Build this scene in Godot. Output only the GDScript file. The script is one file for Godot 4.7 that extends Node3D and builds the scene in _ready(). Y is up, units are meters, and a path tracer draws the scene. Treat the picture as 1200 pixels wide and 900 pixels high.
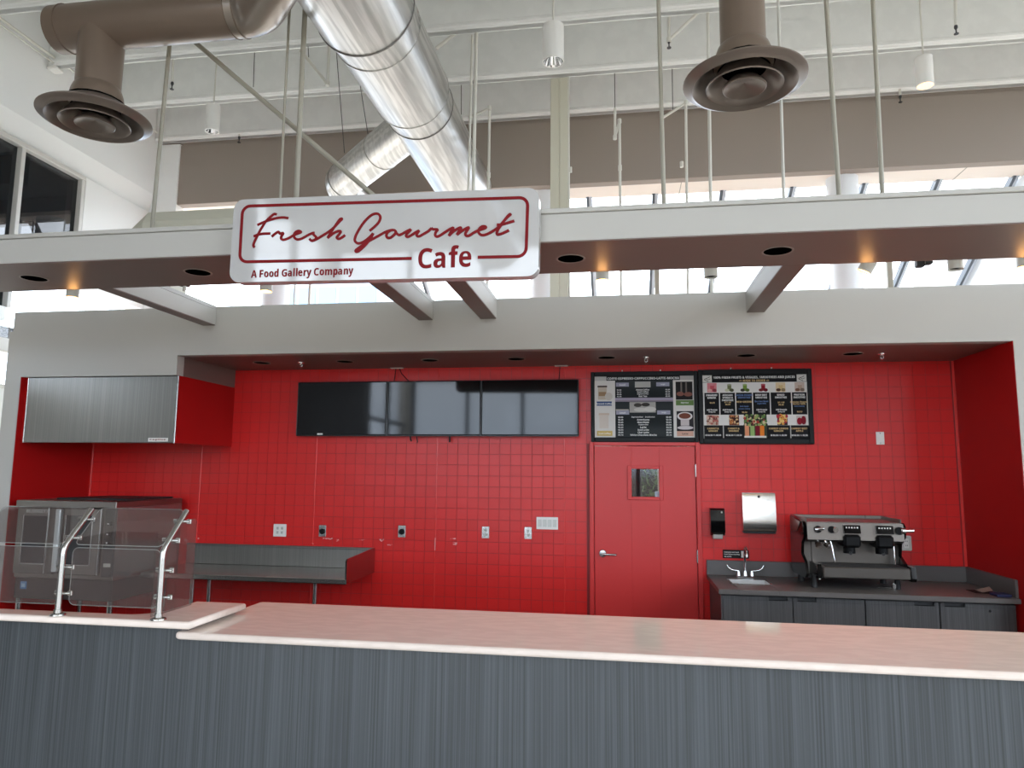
extends Node3D
# A cafe counter under an overhead beam in a daylit lobby. Metres, y up, the red tiled wall is the plane z = 0.

class MB:
	var v := PackedVector3Array()
	var n := PackedVector3Array()
	var u := PackedVector2Array()
	func tri(a: Vector3, b: Vector3, c: Vector3, na: Vector3, nb: Vector3, nc: Vector3, ua := Vector2.ZERO, ub := Vector2.ZERO, uc := Vector2.ZERO) -> void:
		if (b - a).cross(c - a).dot(na + nb + nc) > 0.0:
			v.append_array([a, c, b]); n.append_array([na, nc, nb]); u.append_array([ua, uc, ub])
		else:
			v.append_array([a, b, c]); n.append_array([na, nb, nc]); u.append_array([ua, ub, uc])
	func quad(a: Vector3, b: Vector3, c: Vector3, d: Vector3, nn: Vector3) -> MB:
		tri(a, b, c, nn, nn, nn, Vector2(0, 1), Vector2(1, 1), Vector2(1, 0)); tri(a, c, d, nn, nn, nn, Vector2(0, 1), Vector2(1, 0), Vector2(0, 0))
		return self
	# convex quad whose normal points away from o
	func face(a: Vector3, b: Vector3, c: Vector3, d: Vector3, o: Vector3) -> MB:
		var nn := (c - a).cross(d - b).normalized()
		if nn.dot((a + b + c + d) / 4.0 - o) < 0: nn = -nn
		return quad(a, b, c, d, nn)
	func box(lo: Vector3, hi: Vector3, e := 0.0) -> MB:
		var c := (lo + hi) / 2.0
		var h := (hi - lo) / 2.0
		e = minf(e, minf(h.x, minf(h.y, h.z)) * 0.8)
		for ax in 3:
			for s: float in [-1.0, 1.0]:
				var b := (ax + 1) % 3
				var d := (ax + 2) % 3
				var p: Array[Vector3] = []
				for k in [[-1, -1], [1, -1], [1, 1], [-1, 1]]:
					var q := c
					q[ax] += s * h[ax]; q[b] += k[0] * (h[b] - e); q[d] += k[1] * (h[d] - e)
					p.append(q)
				var nn := Vector3.ZERO
				nn[ax] = s
				quad(p[0], p[1], p[2], p[3], nn)
		if e > 0.0:
			for ax in 3:
				var b := (ax + 1) % 3
				var d := (ax + 2) % 3
				for k in [[-1, -1], [1, -1], [1, 1], [-1, 1]]:
					var nn := Vector3.ZERO
					nn[b] = k[0]; nn[d] = k[1]
					var p: Array[Vector3] = []
					for w in [[-1, 0], [1, 0], [1, 1], [-1, 1]]:
						var q := c
						q[ax] += w[0] * (h[ax] - e)
						q[b] += k[0] * (h[b] - (e if w[1] else 0.0)); q[d] += k[1] * (h[d] - (0.0 if w[1] else e))
						p.append(q)
					quad(p[0], p[1], p[2], p[3], nn.normalized())
			for sx: float in [-1.0, 1.0]:
				for sy: float in [-1.0, 1.0]:
					for sz: float in [-1.0, 1.0]:
						var s3 := Vector3(sx, sy, sz)
						var nn := s3.normalized()
						tri(c + s3 * (h - Vector3(0, e, e)), c + s3 * (h - Vector3(e, 0, e)), c + s3 * (h - Vector3(e, e, 0)), nn, nn, nn)
		return self
	static func frame(d: Vector3) -> Basis:
		var y := d.normalized()
		var x := (Vector3.RIGHT if absf(y.x) < 0.9 else Vector3.BACK).cross(y).normalized()
		return Basis(x, y, x.cross(y))
	# profile of (radius, height) turned about axis d from o; corners sharper than ~40 degrees stay sharp
	func lathe(o: Vector3, d: Vector3, prof: Array, seg := 24, arc := TAU) -> MB:
		var f := frame(d)
		var ns: Array = []
		for i in prof.size() - 1:
			var t: Vector2 = prof[i + 1] - prof[i]
			ns.append(Vector2(t.y, -t.x).normalized())
		for i in prof.size() - 1:
			if prof[i].is_equal_approx(prof[i + 1]): continue
			var n0: Vector2 = ns[i]
			var n1: Vector2 = ns[i]
			if i > 0 and ns[i - 1].dot(ns[i]) > 0.75: n0 = (ns[i - 1] + ns[i]).normalized()
			if i < ns.size() - 1 and ns[i + 1].dot(ns[i]) > 0.75: n1 = (ns[i + 1] + ns[i]).normalized()
			for k in seg:
				var p: Array = []
				for w in [[0, k, n0], [1, k, n1], [1, k + 1, n1], [0, k + 1, n0]]:
					var a: float = arc * w[1] / seg
					var r := f.x * cos(a) + f.z * sin(a)
					var q: Vector2 = prof[i + w[0]]
					var m: Vector2 = w[2]
					p.append([o + r * q.x + f.y * q.y, r * m.x + f.y * m.y])
				tri(p[0][0], p[1][0], p[2][0], p[0][1], p[1][1], p[2][1])
				tri(p[0][0], p[2][0], p[3][0], p[0][1], p[2][1], p[3][1])
		return self
	func cyl(a: Vector3, b: Vector3, r: float, r2 := -1.0, seg := 16) -> MB:
		var l := a.distance_to(b)
		if r2 < 0: r2 = r
		return lathe(a, b - a, [Vector2(0, 0), Vector2(r, 0), Vector2(r2, l), Vector2(0, l)], seg)
	func tube(pts: Array, r: float, seg := 10) -> MB:
		var rings: Array = []
		var f := frame(pts[1] - pts[0])
		for i in pts.size():
			var t: Vector3 = (pts[mini(i + 1, pts.size() - 1)] - pts[maxi(i - 1, 0)]).normalized()
			var x := (f.x - t * f.x.dot(t)).normalized()
			f = Basis(x, t, x.cross(t))
			var g: Array = []
			for k in seg + 1:
				var a := TAU * k / seg
				g.append(f.x * cos(a) + f.z * sin(a))
			rings.append(g)
		for i in pts.size() - 1:
			for k in seg:
				var A: Vector3 = rings[i][k]; var B: Vector3 = rings[i + 1][k]; var C: Vector3 = rings[i + 1][k + 1]; var D: Vector3 = rings[i][k + 1]
				tri(pts[i] + A * r, pts[i + 1] + B * r, pts[i + 1] + C * r, A, B, C)
				tri(pts[i] + A * r, pts[i + 1] + C * r, pts[i] + D * r, A, C, D)
		for e in [0, pts.size() - 1]:
			var t: Vector3 = (pts[0] - pts[1] if e == 0 else pts[e] - pts[e - 1]).normalized()
			for k in seg:
				tri(pts[e], pts[e] + rings[e][k] * r, pts[e] + rings[e][k + 1] * r, t, t, t)
		return self
	# 2D outline in a plane: p = o + x*ax + y*ay, thick along az from 0 to t
	func prism(poly: PackedVector2Array, o: Vector3, ax: Vector3, ay: Vector3, t: Vector3) -> MB:
		var ix := Geometry2D.triangulate_polygon(poly)
		var nn := t.normalized()
		var P := func(q: Vector2) -> Vector3: return o + ax * q.x + ay * q.y
		for i in range(0, ix.size(), 3):
			var a: Vector3 = P.call(poly[ix[i]]); var b: Vector3 = P.call(poly[ix[i + 1]]); var c: Vector3 = P.call(poly[ix[i + 2]])
			tri(a, b, c, -nn, -nn, -nn); tri(a + t, b + t, c + t, nn, nn, nn)
		var cw := Geometry2D.is_polygon_clockwise(poly)
		for i in poly.size():
			var q := poly[i]; var r := poly[(i + 1) % poly.size()]
			var e := (r - q).normalized()
			var m := Vector2(-e.y, e.x) if cw else Vector2(e.y, -e.x)
			var nm := (ax * m.x + ay * m.y).normalized()
			quad(P.call(q), P.call(r), P.call(r) + t, P.call(q) + t, nm)
		return self
	# flat lettering stroke: a round-ended ribbon of width w on the plane z, d deep
	func stroke(pts: Array, w: float, z: float, d: float) -> MB:
		var c := Curve2D.new()
		for i in pts.size():
			var t: Vector2 = (pts[mini(i + 1, pts.size() - 1)] - pts[maxi(i - 1, 0)]) / 6.0
			c.add_point(pts[i], -t, t)
		var l := PackedVector2Array()
		for i in pts.size() - 1:
			for k in 4: l.append(c.sample(i, k / 4.0))
		l.append(pts[-1])
		for poly in Geometry2D.offset_polyline(l, w / 2, Geometry2D.JOIN_ROUND, Geometry2D.END_ROUND):
			if not Geometry2D.is_polygon_clockwise(poly): prism(poly, Vector3(0, 0, z), Vector3.RIGHT, Vector3.UP, Vector3(0, 0, d))
		return self
	func add(m: Mesh, x: Transform3D) -> MB:
		for s in m.get_surface_count():
			var a := m.surface_get_arrays(s)
			var vv: PackedVector3Array = a[0]
			var nn: PackedVector3Array = a[1]
			var ids = a[12]
			if ids == null or ids.size() == 0: ids = range(vv.size())
			for i in ids:
				v.append(x * vv[i]); n.append((x.basis * nn[i]).normalized()); u.append(Vector2.ZERO)
		return self
	func mesh() -> ArrayMesh:
		var a := []
		a.resize(Mesh.ARRAY_MAX)
		a[0] = v; a[1] = n; a[4] = u
		var m := ArrayMesh.new()
		m.add_surface_from_arrays(Mesh.PRIMITIVE_TRIANGLES, a)
		return m

var used := {}
var rng := RandomNumberGenerator.new()
var fonts := {}

func V(x: float, y: float, z: float) -> Vector3: return Vector3(x, y, z)
func P2(x: float, y: float) -> Vector2: return Vector2(x, y)
func nm(called: String, parent: Node) -> String:
	var key := str(parent.get_instance_id()) + called
	used[key] = used.get(key, -1) + 1
	return called if used[key] == 0 else "%s_%03d" % [called, used[key]]
func tag(o: Node, label: String, category := "", group := "", kind := "") -> Node:
	o.set_meta("label", label)
	if category: o.set_meta("category", category)
	if group: o.set_meta("group", group)
	if kind: o.set_meta("kind", kind)
	return o
func thing(called: String, label: String, category: String, at := Vector3.ZERO, group := "", kind := "") -> Node3D:
	var o := Node3D.new()
	o.name = nm(called, self); add_child(o); o.position = at
	tag(o, label, category, group, kind)
	return o
func part(called: String, b, mat: Material, parent: Node = self, at := Vector3.ZERO, kind := "") -> MeshInstance3D:
	var o := MeshInstance3D.new()
	o.name = nm(called, parent); o.mesh = b.mesh() if b is MB else b
	o.material_override = mat
	o.position = at
	if kind: o.set_meta("kind", kind)
	parent.add_child(o)
	return o
func one(called: String, b, mat: Material, label: String, category: String, at := Vector3.ZERO, group := "", kind := "") -> MeshInstance3D:
	var o := part(called, b, mat, self, at)
	tag(o, label, category, group, kind)
	return o
func again(o: Node3D, at: Vector3, label: String) -> Node3D:
	var c: Node3D = o.duplicate()
	c.name = nm(str(o.name), self); add_child(c); c.position = at; c.set_meta("label", label)
	return c
func mat(c: Color, rough := 0.6, metal := 0.0, spec := 0.5) -> StandardMaterial3D:
	var m := StandardMaterial3D.new()
	m.albedo_color = c; m.roughness = rough; m.metallic = metal; m.metallic_specular = spec
	return m
func rgb(r: int, g: int, b: int) -> Color: return Color8(r, g, b)
func pane(c: Color, alpha: float, rough := 0.02) -> StandardMaterial3D:
	var m := mat(Color(c, alpha), rough)
	m.transparency = BaseMaterial3D.TRANSPARENCY_ALPHA
	m.cull_mode = BaseMaterial3D.CULL_DISABLED
	return m
func glow(c: Color, e: float) -> StandardMaterial3D:
	var m := mat(c, 0.5)
	m.emission_enabled = true; m.emission = c; m.emission_energy_multiplier = e
	return m
func img_tex(w: int, h: int, f: Callable) -> ImageTexture:
	var im := Image.create(w, h, false, Image.FORMAT_RGB8)
	for y in h:
		for x in w: im.set_pixel(x, y, f.call(x, y))
	return ImageTexture.create_from_image(im)
func noise_tex(freq: float, lo: Color, hi: Color, sd := 1, size := 256, a := 0.35, b := 0.65) -> NoiseTexture2D:
	var fn := FastNoiseLite.new()
	fn.seed = sd; fn.frequency = freq; fn.fractal_octaves = 4
	var t := NoiseTexture2D.new()
	t.width = size; t.height = size; t.seamless = true; t.noise = fn
	var g := Gradient.new()
	g.offsets = PackedFloat32Array([a, b]); g.colors = PackedColorArray([lo, hi])
	t.color_ramp = g
	return t
func tri_uv(m: StandardMaterial3D, s: Vector3) -> StandardMaterial3D:
	m.uv1_triplanar = true; m.uv1_world_triplanar = true; m.uv1_scale = s
	return m
func font(which: String, bold := false) -> SystemFont:
	var k := which + str(bold)
	if not fonts.has(k):
		var f := SystemFont.new()
		f.font_names = PackedStringArray([which]); f.font_weight = 700 if bold else 400
		fonts[k] = f
	return fonts[k]
# lettering fitted to a box (x0, y0 baseline box bottom, width, height); w = 0 keeps the proportions, align -1/0/1
func text(b: MB, s: String, x: float, y: float, w: float, h: float, z: float, align := -1, bold := true, fam := "Droid Sans", depth := 0.002) -> void:
	var t := TextMesh.new()
	t.font = font(fam, bold); t.text = s; t.font_size = 32; t.pixel_size = 0.01; t.depth = 0.01; t.curve_step = 4.0
	var am := ArrayMesh.new()
	am.add_surface_from_arrays(Mesh.PRIMITIVE_TRIANGLES, t.get_mesh_arrays())
	var bb := am.get_aabb()
	if bb.size.x <= 0: return
	var sy := h / bb.size.y
	var sx := w / bb.size.x if w > 0 else sy
	var ox := x - (bb.position.x + bb.size.x * (align + 1) / 2.0) * sx
	b.add(am, Transform3D(Basis.from_scale(V(sx, sy, depth / 0.01)), V(ox, y - bb.position.y * sy, z + depth / 2)))
func rrect(x0: float, y0: float, x1: float, y1: float, r: float, k := 8) -> PackedVector2Array:
	var p := PackedVector2Array()
	for c in [[x1 - r, y1 - r, 0], [x0 + r, y1 - r, 1], [x0 + r, y0 + r, 2], [x1 - r, y0 + r, 3]]:
		for i in k + 1:
			var a: float = (c[2] + i / float(k)) * PI / 2
			p.append(P2(c[0] + cos(a) * r, c[1] + sin(a) * r))
	return p

var M := {}

func materials() -> void:
	M.white = tri_uv(mat(rgb(226, 224, 218), 0.55), V(0.5, 0.5, 0.5))
	M.white.albedo_texture = noise_tex(0.02, Color(0.96, 0.96, 0.96), Color(1, 1, 1), 3)
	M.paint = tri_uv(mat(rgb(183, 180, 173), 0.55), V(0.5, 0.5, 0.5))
	M.wallwhite = mat(rgb(240, 241, 238), 0.6)
	M.concrete = tri_uv(mat(rgb(238, 239, 236), 0.7), V(0.6, 0.6, 0.6))
	M.concrete.albedo_texture = noise_tex(0.012, Color(0.985, 0.985, 0.985), Color(1, 1, 1), 5, 512)
	M.taupe = mat(rgb(152, 141, 131), 0.7)
	M.soffit = mat(rgb(120, 102, 95), 0.45)  # brown for white undersides, their shade put into the colour
	M.cream = mat(rgb(236, 224, 212), 0.7)
	M.red = mat(rgb(211, 38, 36), 0.3, 0.0, 0.42)
	M.red_b = mat(rgb(208, 37, 35), 0.31, 0.0, 0.42)
	M.red_c = mat(rgb(214, 39, 38), 0.29, 0.0, 0.42)
	M.groove = mat(rgb(138, 18, 20), 0.5)
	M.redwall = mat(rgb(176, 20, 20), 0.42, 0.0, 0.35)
	M.bead = mat(rgb(220, 58, 54), 0.2)
	M.chip = mat(rgb(245, 200, 195), 0.7)
	M.reddoor = mat(rgb(205, 50, 48), 0.36, 0.0, 0.45)
	M.steel = mat(rgb(176, 172, 166), 0.34, 0.95)
	M.steelv = tri_uv(mat(Color.WHITE, 0.38, 0.92), V(0.8, 0.1, 0.8))
	M.steelv.albedo_texture = wood_lines(rgb(136, 134, 129), 19, 0.05)
	M.chrome = mat(rgb(225, 225, 225), 0.08, 1.0)
	M.satin = mat(rgb(182, 180, 176), 0.26, 1.0)
	M.duct = tri_uv(mat(Color.WHITE, 0.34, 0.92), V(2.2, 2.2, 0.12))
	M.duct.albedo_texture = noise_tex(0.03, rgb(176, 174, 170), rgb(212, 210, 206), 11)
	M.ductseam = mat(rgb(132, 129, 125), 0.5, 0.7)
	M.brown = mat(rgb(124, 108, 94), 0.3, 0.25)
	M.diff = mat(rgb(120, 108, 98), 0.34, 0.35)
	M.tan = mat(rgb(160, 155, 140), 0.5)
	M.post = mat(rgb(206, 203, 184), 0.5)
	M.pipe = mat(rgb(214, 212, 202), 0.45)
	M.black = mat(rgb(12, 12, 13), 0.5, 0.0, 0.3)
	M.void = mat(rgb(4, 4, 4), 0.95, 0.0, 0.0)  # near black that puts the shade of a recess into colour
	M.ring = mat(rgb(150, 138, 130), 0.5)
	M.gloss = mat(rgb(8, 8, 9), 0.08)
	M.screen = mat(rgb(6, 7, 8), 0.05)
	M.dark = mat(rgb(40, 40, 42), 0.5)
	M.rubber = mat(rgb(22, 22, 23), 0.7)
	M.plate = mat(rgb(232, 230, 224), 0.35)
	M.plate2 = mat(rgb(205, 205, 198), 0.4)
	M.laminate = tri_uv(mat(Color.WHITE, 0.42), V(0.53, 0.37, 0.53))
	M.laminate.albedo_texture = wood_lines(rgb(62, 66, 69), 21, 0.16)
	M.cabinet = tri_uv(mat(Color.WHITE, 0.5), V(0.6, 0.5, 0.6))
	M.cabinet.albedo_texture = wood_lines(rgb(68, 67, 68), 22)
	M.top2 = mat(rgb(94, 90, 88), 0.35)
	M.quartz = tri_uv(mat(Color.WHITE, 0.06), V(0.5, 1.0, 1.4))
	M.quartz.albedo_texture = noise_tex(0.02, rgb(222, 207, 196), rgb(228, 213, 202), 31, 512)
	M.sign = mat(rgb(186, 184, 182), 0.05, 0.0, 0.75)
	M.vinyl = mat(rgb(122, 14, 20), 0.5, 0.0, 0.3)
	M.glass = pane(rgb(92, 80, 76), 0.3, 0.02)
	M.glassedge = mat(rgb(150, 152, 148), 0.3)
	M.tint = pane(rgb(20, 27, 33), 0.74, 0.01)
	M.clear = pane(rgb(235, 240, 245), 0.06, 0.01)
	M.mullion = mat(rgb(196, 204, 212), 0.5)
	M.mullion2 = mat(rgb(84, 92, 100), 0.5)
	M.trim = mat(rgb(214, 212, 206), 0.4)
	M.floor2 = mat(rgb(52, 40, 37), 0.6)
	M.floor = tri_uv(mat(rgb(226, 221, 212), 0.4), V(0.5, 0.5, 0.5))
	M.floor.albedo_texture = noise_tex(0.03, Color(0.93, 0.93, 0.93), Color(1, 1, 1), 41)
	M.col = mat(rgb(232, 236, 238), 0.6)
	M.lamp = glow(Color(1.0, 0.8, 0.55), 2.2)

func wood_lines(c: Color, sd: int, amp := 0.14) -> ImageTexture:
	rng.seed = sd
	var cols: Array = []
	for x in 512: cols.append([rng.randf_range(1.0 - amp, 1.0 + amp), rng.randf() * 6.0, rng.randf_range(0.02, 0.1) * amp / 0.14])
	return img_tex(512, 256, func(x: int, y: int) -> Color:
		var q: Array = cols[x]
		var s: float = q[0] + q[2] * sin(q[1] + y * TAU / 256.0 * (1 + x % 3))
		return Color(c.r * s, c.g * s, c.b * s))

func camera_light() -> void:
	var cam := Camera3D.new()
	cam.name = "camera"; add_child(cam)
	cam.position = V(4.1955, 1.7521, 6.6352)
	cam.rotation = V(0.1236, 0.1554, 0.0095)
	cam.fov = 56.6953; cam.near = 0.05; cam.far = 400; cam.current = true
	var e := Environment.new()
	e.background_mode = Environment.BG_SKY
	var s := ProceduralSkyMaterial.new()
	s.sky_top_color = Color(0.97, 0.985, 1.0); s.sky_horizon_color = Color(0.80, 0.87, 0.95); s.sky_curve = 0.25
	s.ground_bottom_color = Color(0.72, 0.70, 0.67); s.ground_horizon_color = Color(0.82, 0.81, 0.79)
	s.sun_angle_max = 1.0
	s.sky_energy_multiplier = 2.3; s.ground_energy_multiplier = 1.6
	var sky := Sky.new()
	sky.sky_material = s
	e.sky = sky
	e.tonemap_mode = Environment.TONE_MAPPER_LINEAR
	e.tonemap_exposure = 1.12
	e.sdfgi_enabled = true; e.ssao_enabled = true; e.ssil_enabled = true
	var w := WorldEnvironment.new()
	w.name = "world"; w.environment = e; add_child(w)

func _ready() -> void:
	rng.seed = 7
	camera_light()
	materials()
	lobby()
	kitchen_shell()
	overhead()
	counter()
	sign_board()
	ducts()
	hangers()
	kitchen_left()
	wall_items()
	kitchen_right()
	small_bits()

func struct_(called: String, b, m: Material, label: String) -> MeshInstance3D:
	var o := part(called, b, m)
	tag(o, label, "", "", "structure")
	return o

func lobby() -> void:
	struct_("floor", MB.new().box(V(-7, -0.2, 3.3), V(11.2, 0, 13.2)), M.floor, "pale polished lobby floor in front of the counter")
	struct_("floor", MB.new().box(V(-7, -0.2, -0.12), V(11.2, 0, 3.3)), M.floor2, "dark red kitchen floor behind the counter")
	struct_("floor", MB.new().box(V(-7, -0.2, -8), V(11.2, 0, -0.12)), M.floor, "pale floor behind the kitchen under the sloped glazing")
	# left wall: upper band, sloped window head, pier beside the dark windows, sill, lower wall
	var b := MB.new()
	b.box(V(-2.1, 5.3, -1.45), V(-1.82, 6.85, 4.0)); b.box(V(-2.1, 6.5, 10.0), V(-1.82, 6.85, 13.0))
	b.prism(PackedVector2Array([P2(-2.1, 5.3), P2(-1.82, 5.3), P2(-1.90, 5.05), P2(-2.1, 5.05)]), V(0, 0, -1.45), Vector3.RIGHT, Vector3.UP, V(0, 0, 5.05))
	b.box(V(-2.1, 3.78, -1.45), V(-1.86, 5.06, -0.33))
	b.box(V(-2.1, 3.2, 0.56), V(-1.86, 3.34, 3.6));
	b.box(V(-2.1, 0, 0.30), V(-1.86, 2.53, 3.6)); b.box(V(-2.1, 0, 10.0), V(-1.86, 0.3, 13.0))
	b.box(V(-2.1, 3.78, -1.6), V(-1.5, 5.98, -1.45))
	struct_("wall_left", b, M.wallwhite, "tall white lobby wall on the left with dark office windows")
	struct_("wall_left", MB.new().box(V(-2.1, 0, 3.6), V(-1.84, 6.85, 10.0)), mat(rgb(74, 68, 65), 0.5), "unseen left lobby wall stretch made dark to cut sheen on the red wall")  # unseen wall, darkened so the red tiles and screens mirror less light
	var w: Node3D = thing("window_1", "dark tinted office window strip high in the left white wall", "", V(-1.9, 0, 0), "", "structure")
	w.remove_meta("category")
	b = MB.new()
	for z: float in [-0.29, 0.535, 1.9, 3.375]: b.box(V(-0.06, 3.78 if z < 0 else 3.34, z - 0.025), V(0.05, 5.05, z + 0.025), 0.004)
	b.box(V(-0.05, 5.01, -0.31), V(0.06, 5.06, 3.4), 0.004)
	part("window_frame", b, M.trim, w)
	var zs := [-0.29, 0.535, 1.9, 3.375]
	for i in zs.size() - 1:
		part("pane", MB.new().box(V(-0.012, 3.78 if i == 0 else 3.34, zs[i] + 0.025), V(-0.008, 5.02, zs[i + 1] - 0.025)), M.tint, w)
	var lw: Node3D = thing("window_2", "lower window strip with pale sky left of the white kitchen front", "", V(-1.9, 0, 0), "", "structure")
	lw.remove_meta("category")
	part("window_frame", MB.new().box(V(-0.05, 2.53, 0.30), V(0.05, 2.57, 3.4), 0.004).box(V(-0.05, 2.90, 0.33), V(0.05, 3.03, 3.4), 0.004).box(V(-0.05, 2.53, 0.30), V(0.05, 3.3, 0.34), 0.004), M.trim, lw)
	part("pane", MB.new().box(V(-0.01, 2.55, 0.34), V(-0.006, 3.2, 3.4)), M.clear, lw)
	# the dark office behind the tinted windows
	b = MB.new()
	b.box(V(-6.2, 5.06, -0.9), V(-2.1, 5.2, 3.4)); b.box(V(-6.2, 3.1, -0.3), V(-2.1, 3.2, 3.4)); b.box(V(-6.2, 3.1, -0.9), V(-6.1, 5.2, 3.4))
	b.box(V(-6.2, 3.1, 3.3), V(-2.1, 5.2, 3.4)); b.box(V(-6.2, 4.78, -0.9), V(-2.1, 5.2, -0.8))
	b.box(V(-6.2, 4.75, 0.2), V(-2.1, 5.06, 0.3))
	b.tube([V(-2.72, 4.22, -0.9), V(-3.15, 4.95, -0.9)], 0.05)
	struct_("wall_office", b, mat(rgb(58, 60, 62), 0.8), "dark office interior seen through the tinted windows")
	# right and rear
	b = MB.new()
	b.box(V(11, 0, -1.45), V(11.2, 0.3, 13)).box(V(11, 6.5, -1.45), V(11.2, 6.85, 13)).box(V(11, 0, -1.6), V(11.2, 6.85, -1.0))
	struct_("wall_right", b, M.white, "white lobby wall far to the right with a long stretch of added glazing")
	b = MB.new()
	b.box(V(-1.9, 0, 13), V(11.2, 0.25, 13.25)).box(V(-1.9, 6.3, 13), V(11.2, 7.0, 13.25)).box(V(-2.1, 0, 13), V(-1.75, 7, 13.25)).box(V(-1.9, 4.3, 13), V(11.2, 5.2, 13.25))
	struct_("wall_rear", b, M.white, "street side wall of the lobby framing tall windows")
	struct_("wall_rear", MB.new().box(V(7.8, 0, 12.95), V(11.2, 7.0, 13.25)), mat(rgb(104, 96, 90), 0.6), "unseen street side wall stretch made dark to cut sheen at the right")  # unseen dark wall, added to keep sheen off the right tiles
	var side := func(called: String, label: String, x: float, z0: float, n: int) -> void:
		var sw: Node3D = thing(called, label, "", V(x, 0, z0), "", "structure")
		sw.remove_meta("category")
		var f := MB.new()
		for i in n + 1: f.box(V(-0.06, 0.3, i * 1.57 - 0.05), V(0.06, 6.5, i * 1.57 + 0.05), 0.005)
		f.box(V(-0.05, 3.0, 0), V(0.05, 3.1, n * 1.57), 0.005)
		part("window_frame", f, M.mullion2, sw)
		for i in n: part("pane", MB.new().box(V(-0.003, 0.3, 0.05 + i * 1.57), V(0.003, 6.5, 1.52 + i * 1.57)), M.clear, sw)
	side.call("window_5", "unseen tall side glazing added at the far right to light the joists", 11.1, -1.0, 9)  # glazing added out of view, side light for the joist faces
	side.call("window_6", "unseen tall side glazing added at the left near the street for side light", -1.95, 10.0, 2)  # more unseen glazing, added to bring daylight in from the left
	var rw: Node3D = thing("window_3", "tall street side window wall of the lobby", "", V(0, 0, 13.1), "", "structure")
	rw.remove_meta("category")
	b = MB.new()
	for i in 7: b.box(V(-1.7 + i * 1.57 - 0.05, 0.25, -0.06), V(-1.7 + i * 1.57 + 0.05, 6.3, 0.06), 0.005)
	b.box(V(-1.9, 2.5, -0.05), V(11, 2.6, 0.05), 0.005)
	part("window_frame", b, M.mullion2, rw)
	for i in 6: part("pane", MB.new().box(V(-1.7 + i * 1.57 + 0.05, 0.25, -0.003), V(-0.13 + i * 1.57 - 0.05, 6.3, 0.003)), M.clear, rw)
	# ceiling deck and the joists under it
	var deck := struct_("ceiling", MB.new().box(V(-2.1, 6.82, -1.55), V(11.2, 7.0, 13.2)), M.concrete, "white painted concrete ceiling deck with deep joists")
	var jm: ArrayMesh = MB.new().box(V(-1.82, 6.0, -0.03), V(11, 6.83, 0.05), 0.01).box(V(-1.82, 6.0, -0.065), V(11, 6.085, 0.065), 0.03).mesh()
	for k in 15: part("joist", jm, M.concrete, deck, V(0, 0, -1.46 + 0.9 * k + (0.0 if k else 0.03)))
	struct_("wall_soffit", MB.new().box(V(-1.55, 5.16, -1.6), V(11, 5.965, -1.47), 0.004).box(V(-1.84, 5.9, -1.58), V(11, 6.3, -1.49)), M.taupe, "wide taupe fascia band hanging below the last ceiling joist")
	var cs := struct_("ceiling", MB.new().box(V(-1.6, 5.17, -1.97), V(11, 5.3, -1.58)), M.cream, "cream soffit strip between the taupe fascia and the sloped glazing")
	part("panel_joint", MB.new().box(V(8.0, 5.166, -1.97), V(8.008, 5.171, -1.6)).box(V(4.9, 5.166, -1.97), V(4.908, 5.171, -1.6)), M.tan, cs)
	# sloped glazing falling away behind the kitchen
	var g: Node3D = thing("window_4", "sloped glass roof with slim grey mullions behind the kitchen", "", V(0, 5.16, -1.95), "", "structure")
	g.remove_meta("category")
	var t := tan(deg_to_rad(31.0))
	var L := 3.1
	for k in range(-3, 12):
		var x := 3.805 + 0.81 * k
		b = MB.new()
		b.prism(PackedVector2Array([P2(0.03, 0.1), P2(-L, -L * t + 0.1), P2(-L, -L * t - 0.02), P2(0.03, -0.02 + 0.03 * t)]), V(x - 0.036, 0, 0), V(0, 0, 1), Vector3.UP, V(0.032, 0, 0))
		part("mullion", b, M.mullion2, g)
		b = MB.new()
		b.prism(PackedVector2Array([P2(0.03, 0.1), P2(-L, -L * t + 0.1), P2(-L, -L * t - 0.005), P2(0.03, -0.005 + 0.03 * t)]), V(x - 0.004, 0, 0), V(0, 0, 1), Vector3.UP, V(0.04, 0, 0))
		part("mullion_cap", b, M.mullion, g)
		if k < 11:
			b = MB.new()
			b.prism(PackedVector2Array([P2(0, 0.09), P2(-L, -L * t + 0.09), P2(-L, -L * t + 0.085), P2(0, 0.085)]), V(x + 0.05, 0, 0), V(0, 0, 1), Vector3.UP, V(0.71, 0, 0))
			part("pane", b, M.clear, g)
	struct_("wall_outer", MB.new().box(V(-7, 0, -5.3), V(13, 3.2, -5.1)), M.white, "low outer wall under the foot of the sloped glazing")
	struct_("wall_return", MB.new().box(V(8.72, 0, -5.1), V(8.9, 5.16, -1.7)), M.col, "pale wall closing the sloped glazing on the far right")
	# columns
	var cl := ["round white column standing at the far left behind the sign", "round white column partly behind the square tan post", "round white column standing alone right of the tan post"]
	var xs := [-0.22, 3.27, 6.73]
	for i in 3:
		one("column", MB.new().cyl(V(0, 0, 0), V(0, 5.17, 0), 0.172, -1, 32), M.col, cl[i], "column", V(xs[i], 0, -1.76), "round white columns")
	var tp: Node3D = thing("post", "square olive grey post rising to the ceiling joists above the sign", "post", V(3.55, 0, -0.66))
	part("shaft", MB.new().box(V(-0.095, 0, -0.07), V(-0.003, 6.0, 0.07), 0.006).box(V(0.003, 0, -0.07), V(0.095, 6.0, 0.07), 0.006).box(V(-0.01, 0, -0.06), V(0.01, 6.0, 0.063)), M.post, tp)
	part("splice_plate", MB.new().box(V(-0.09, 4.18, 0.07), V(0.09, 4.2, 0.074)), M.pipe, tp)
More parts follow.
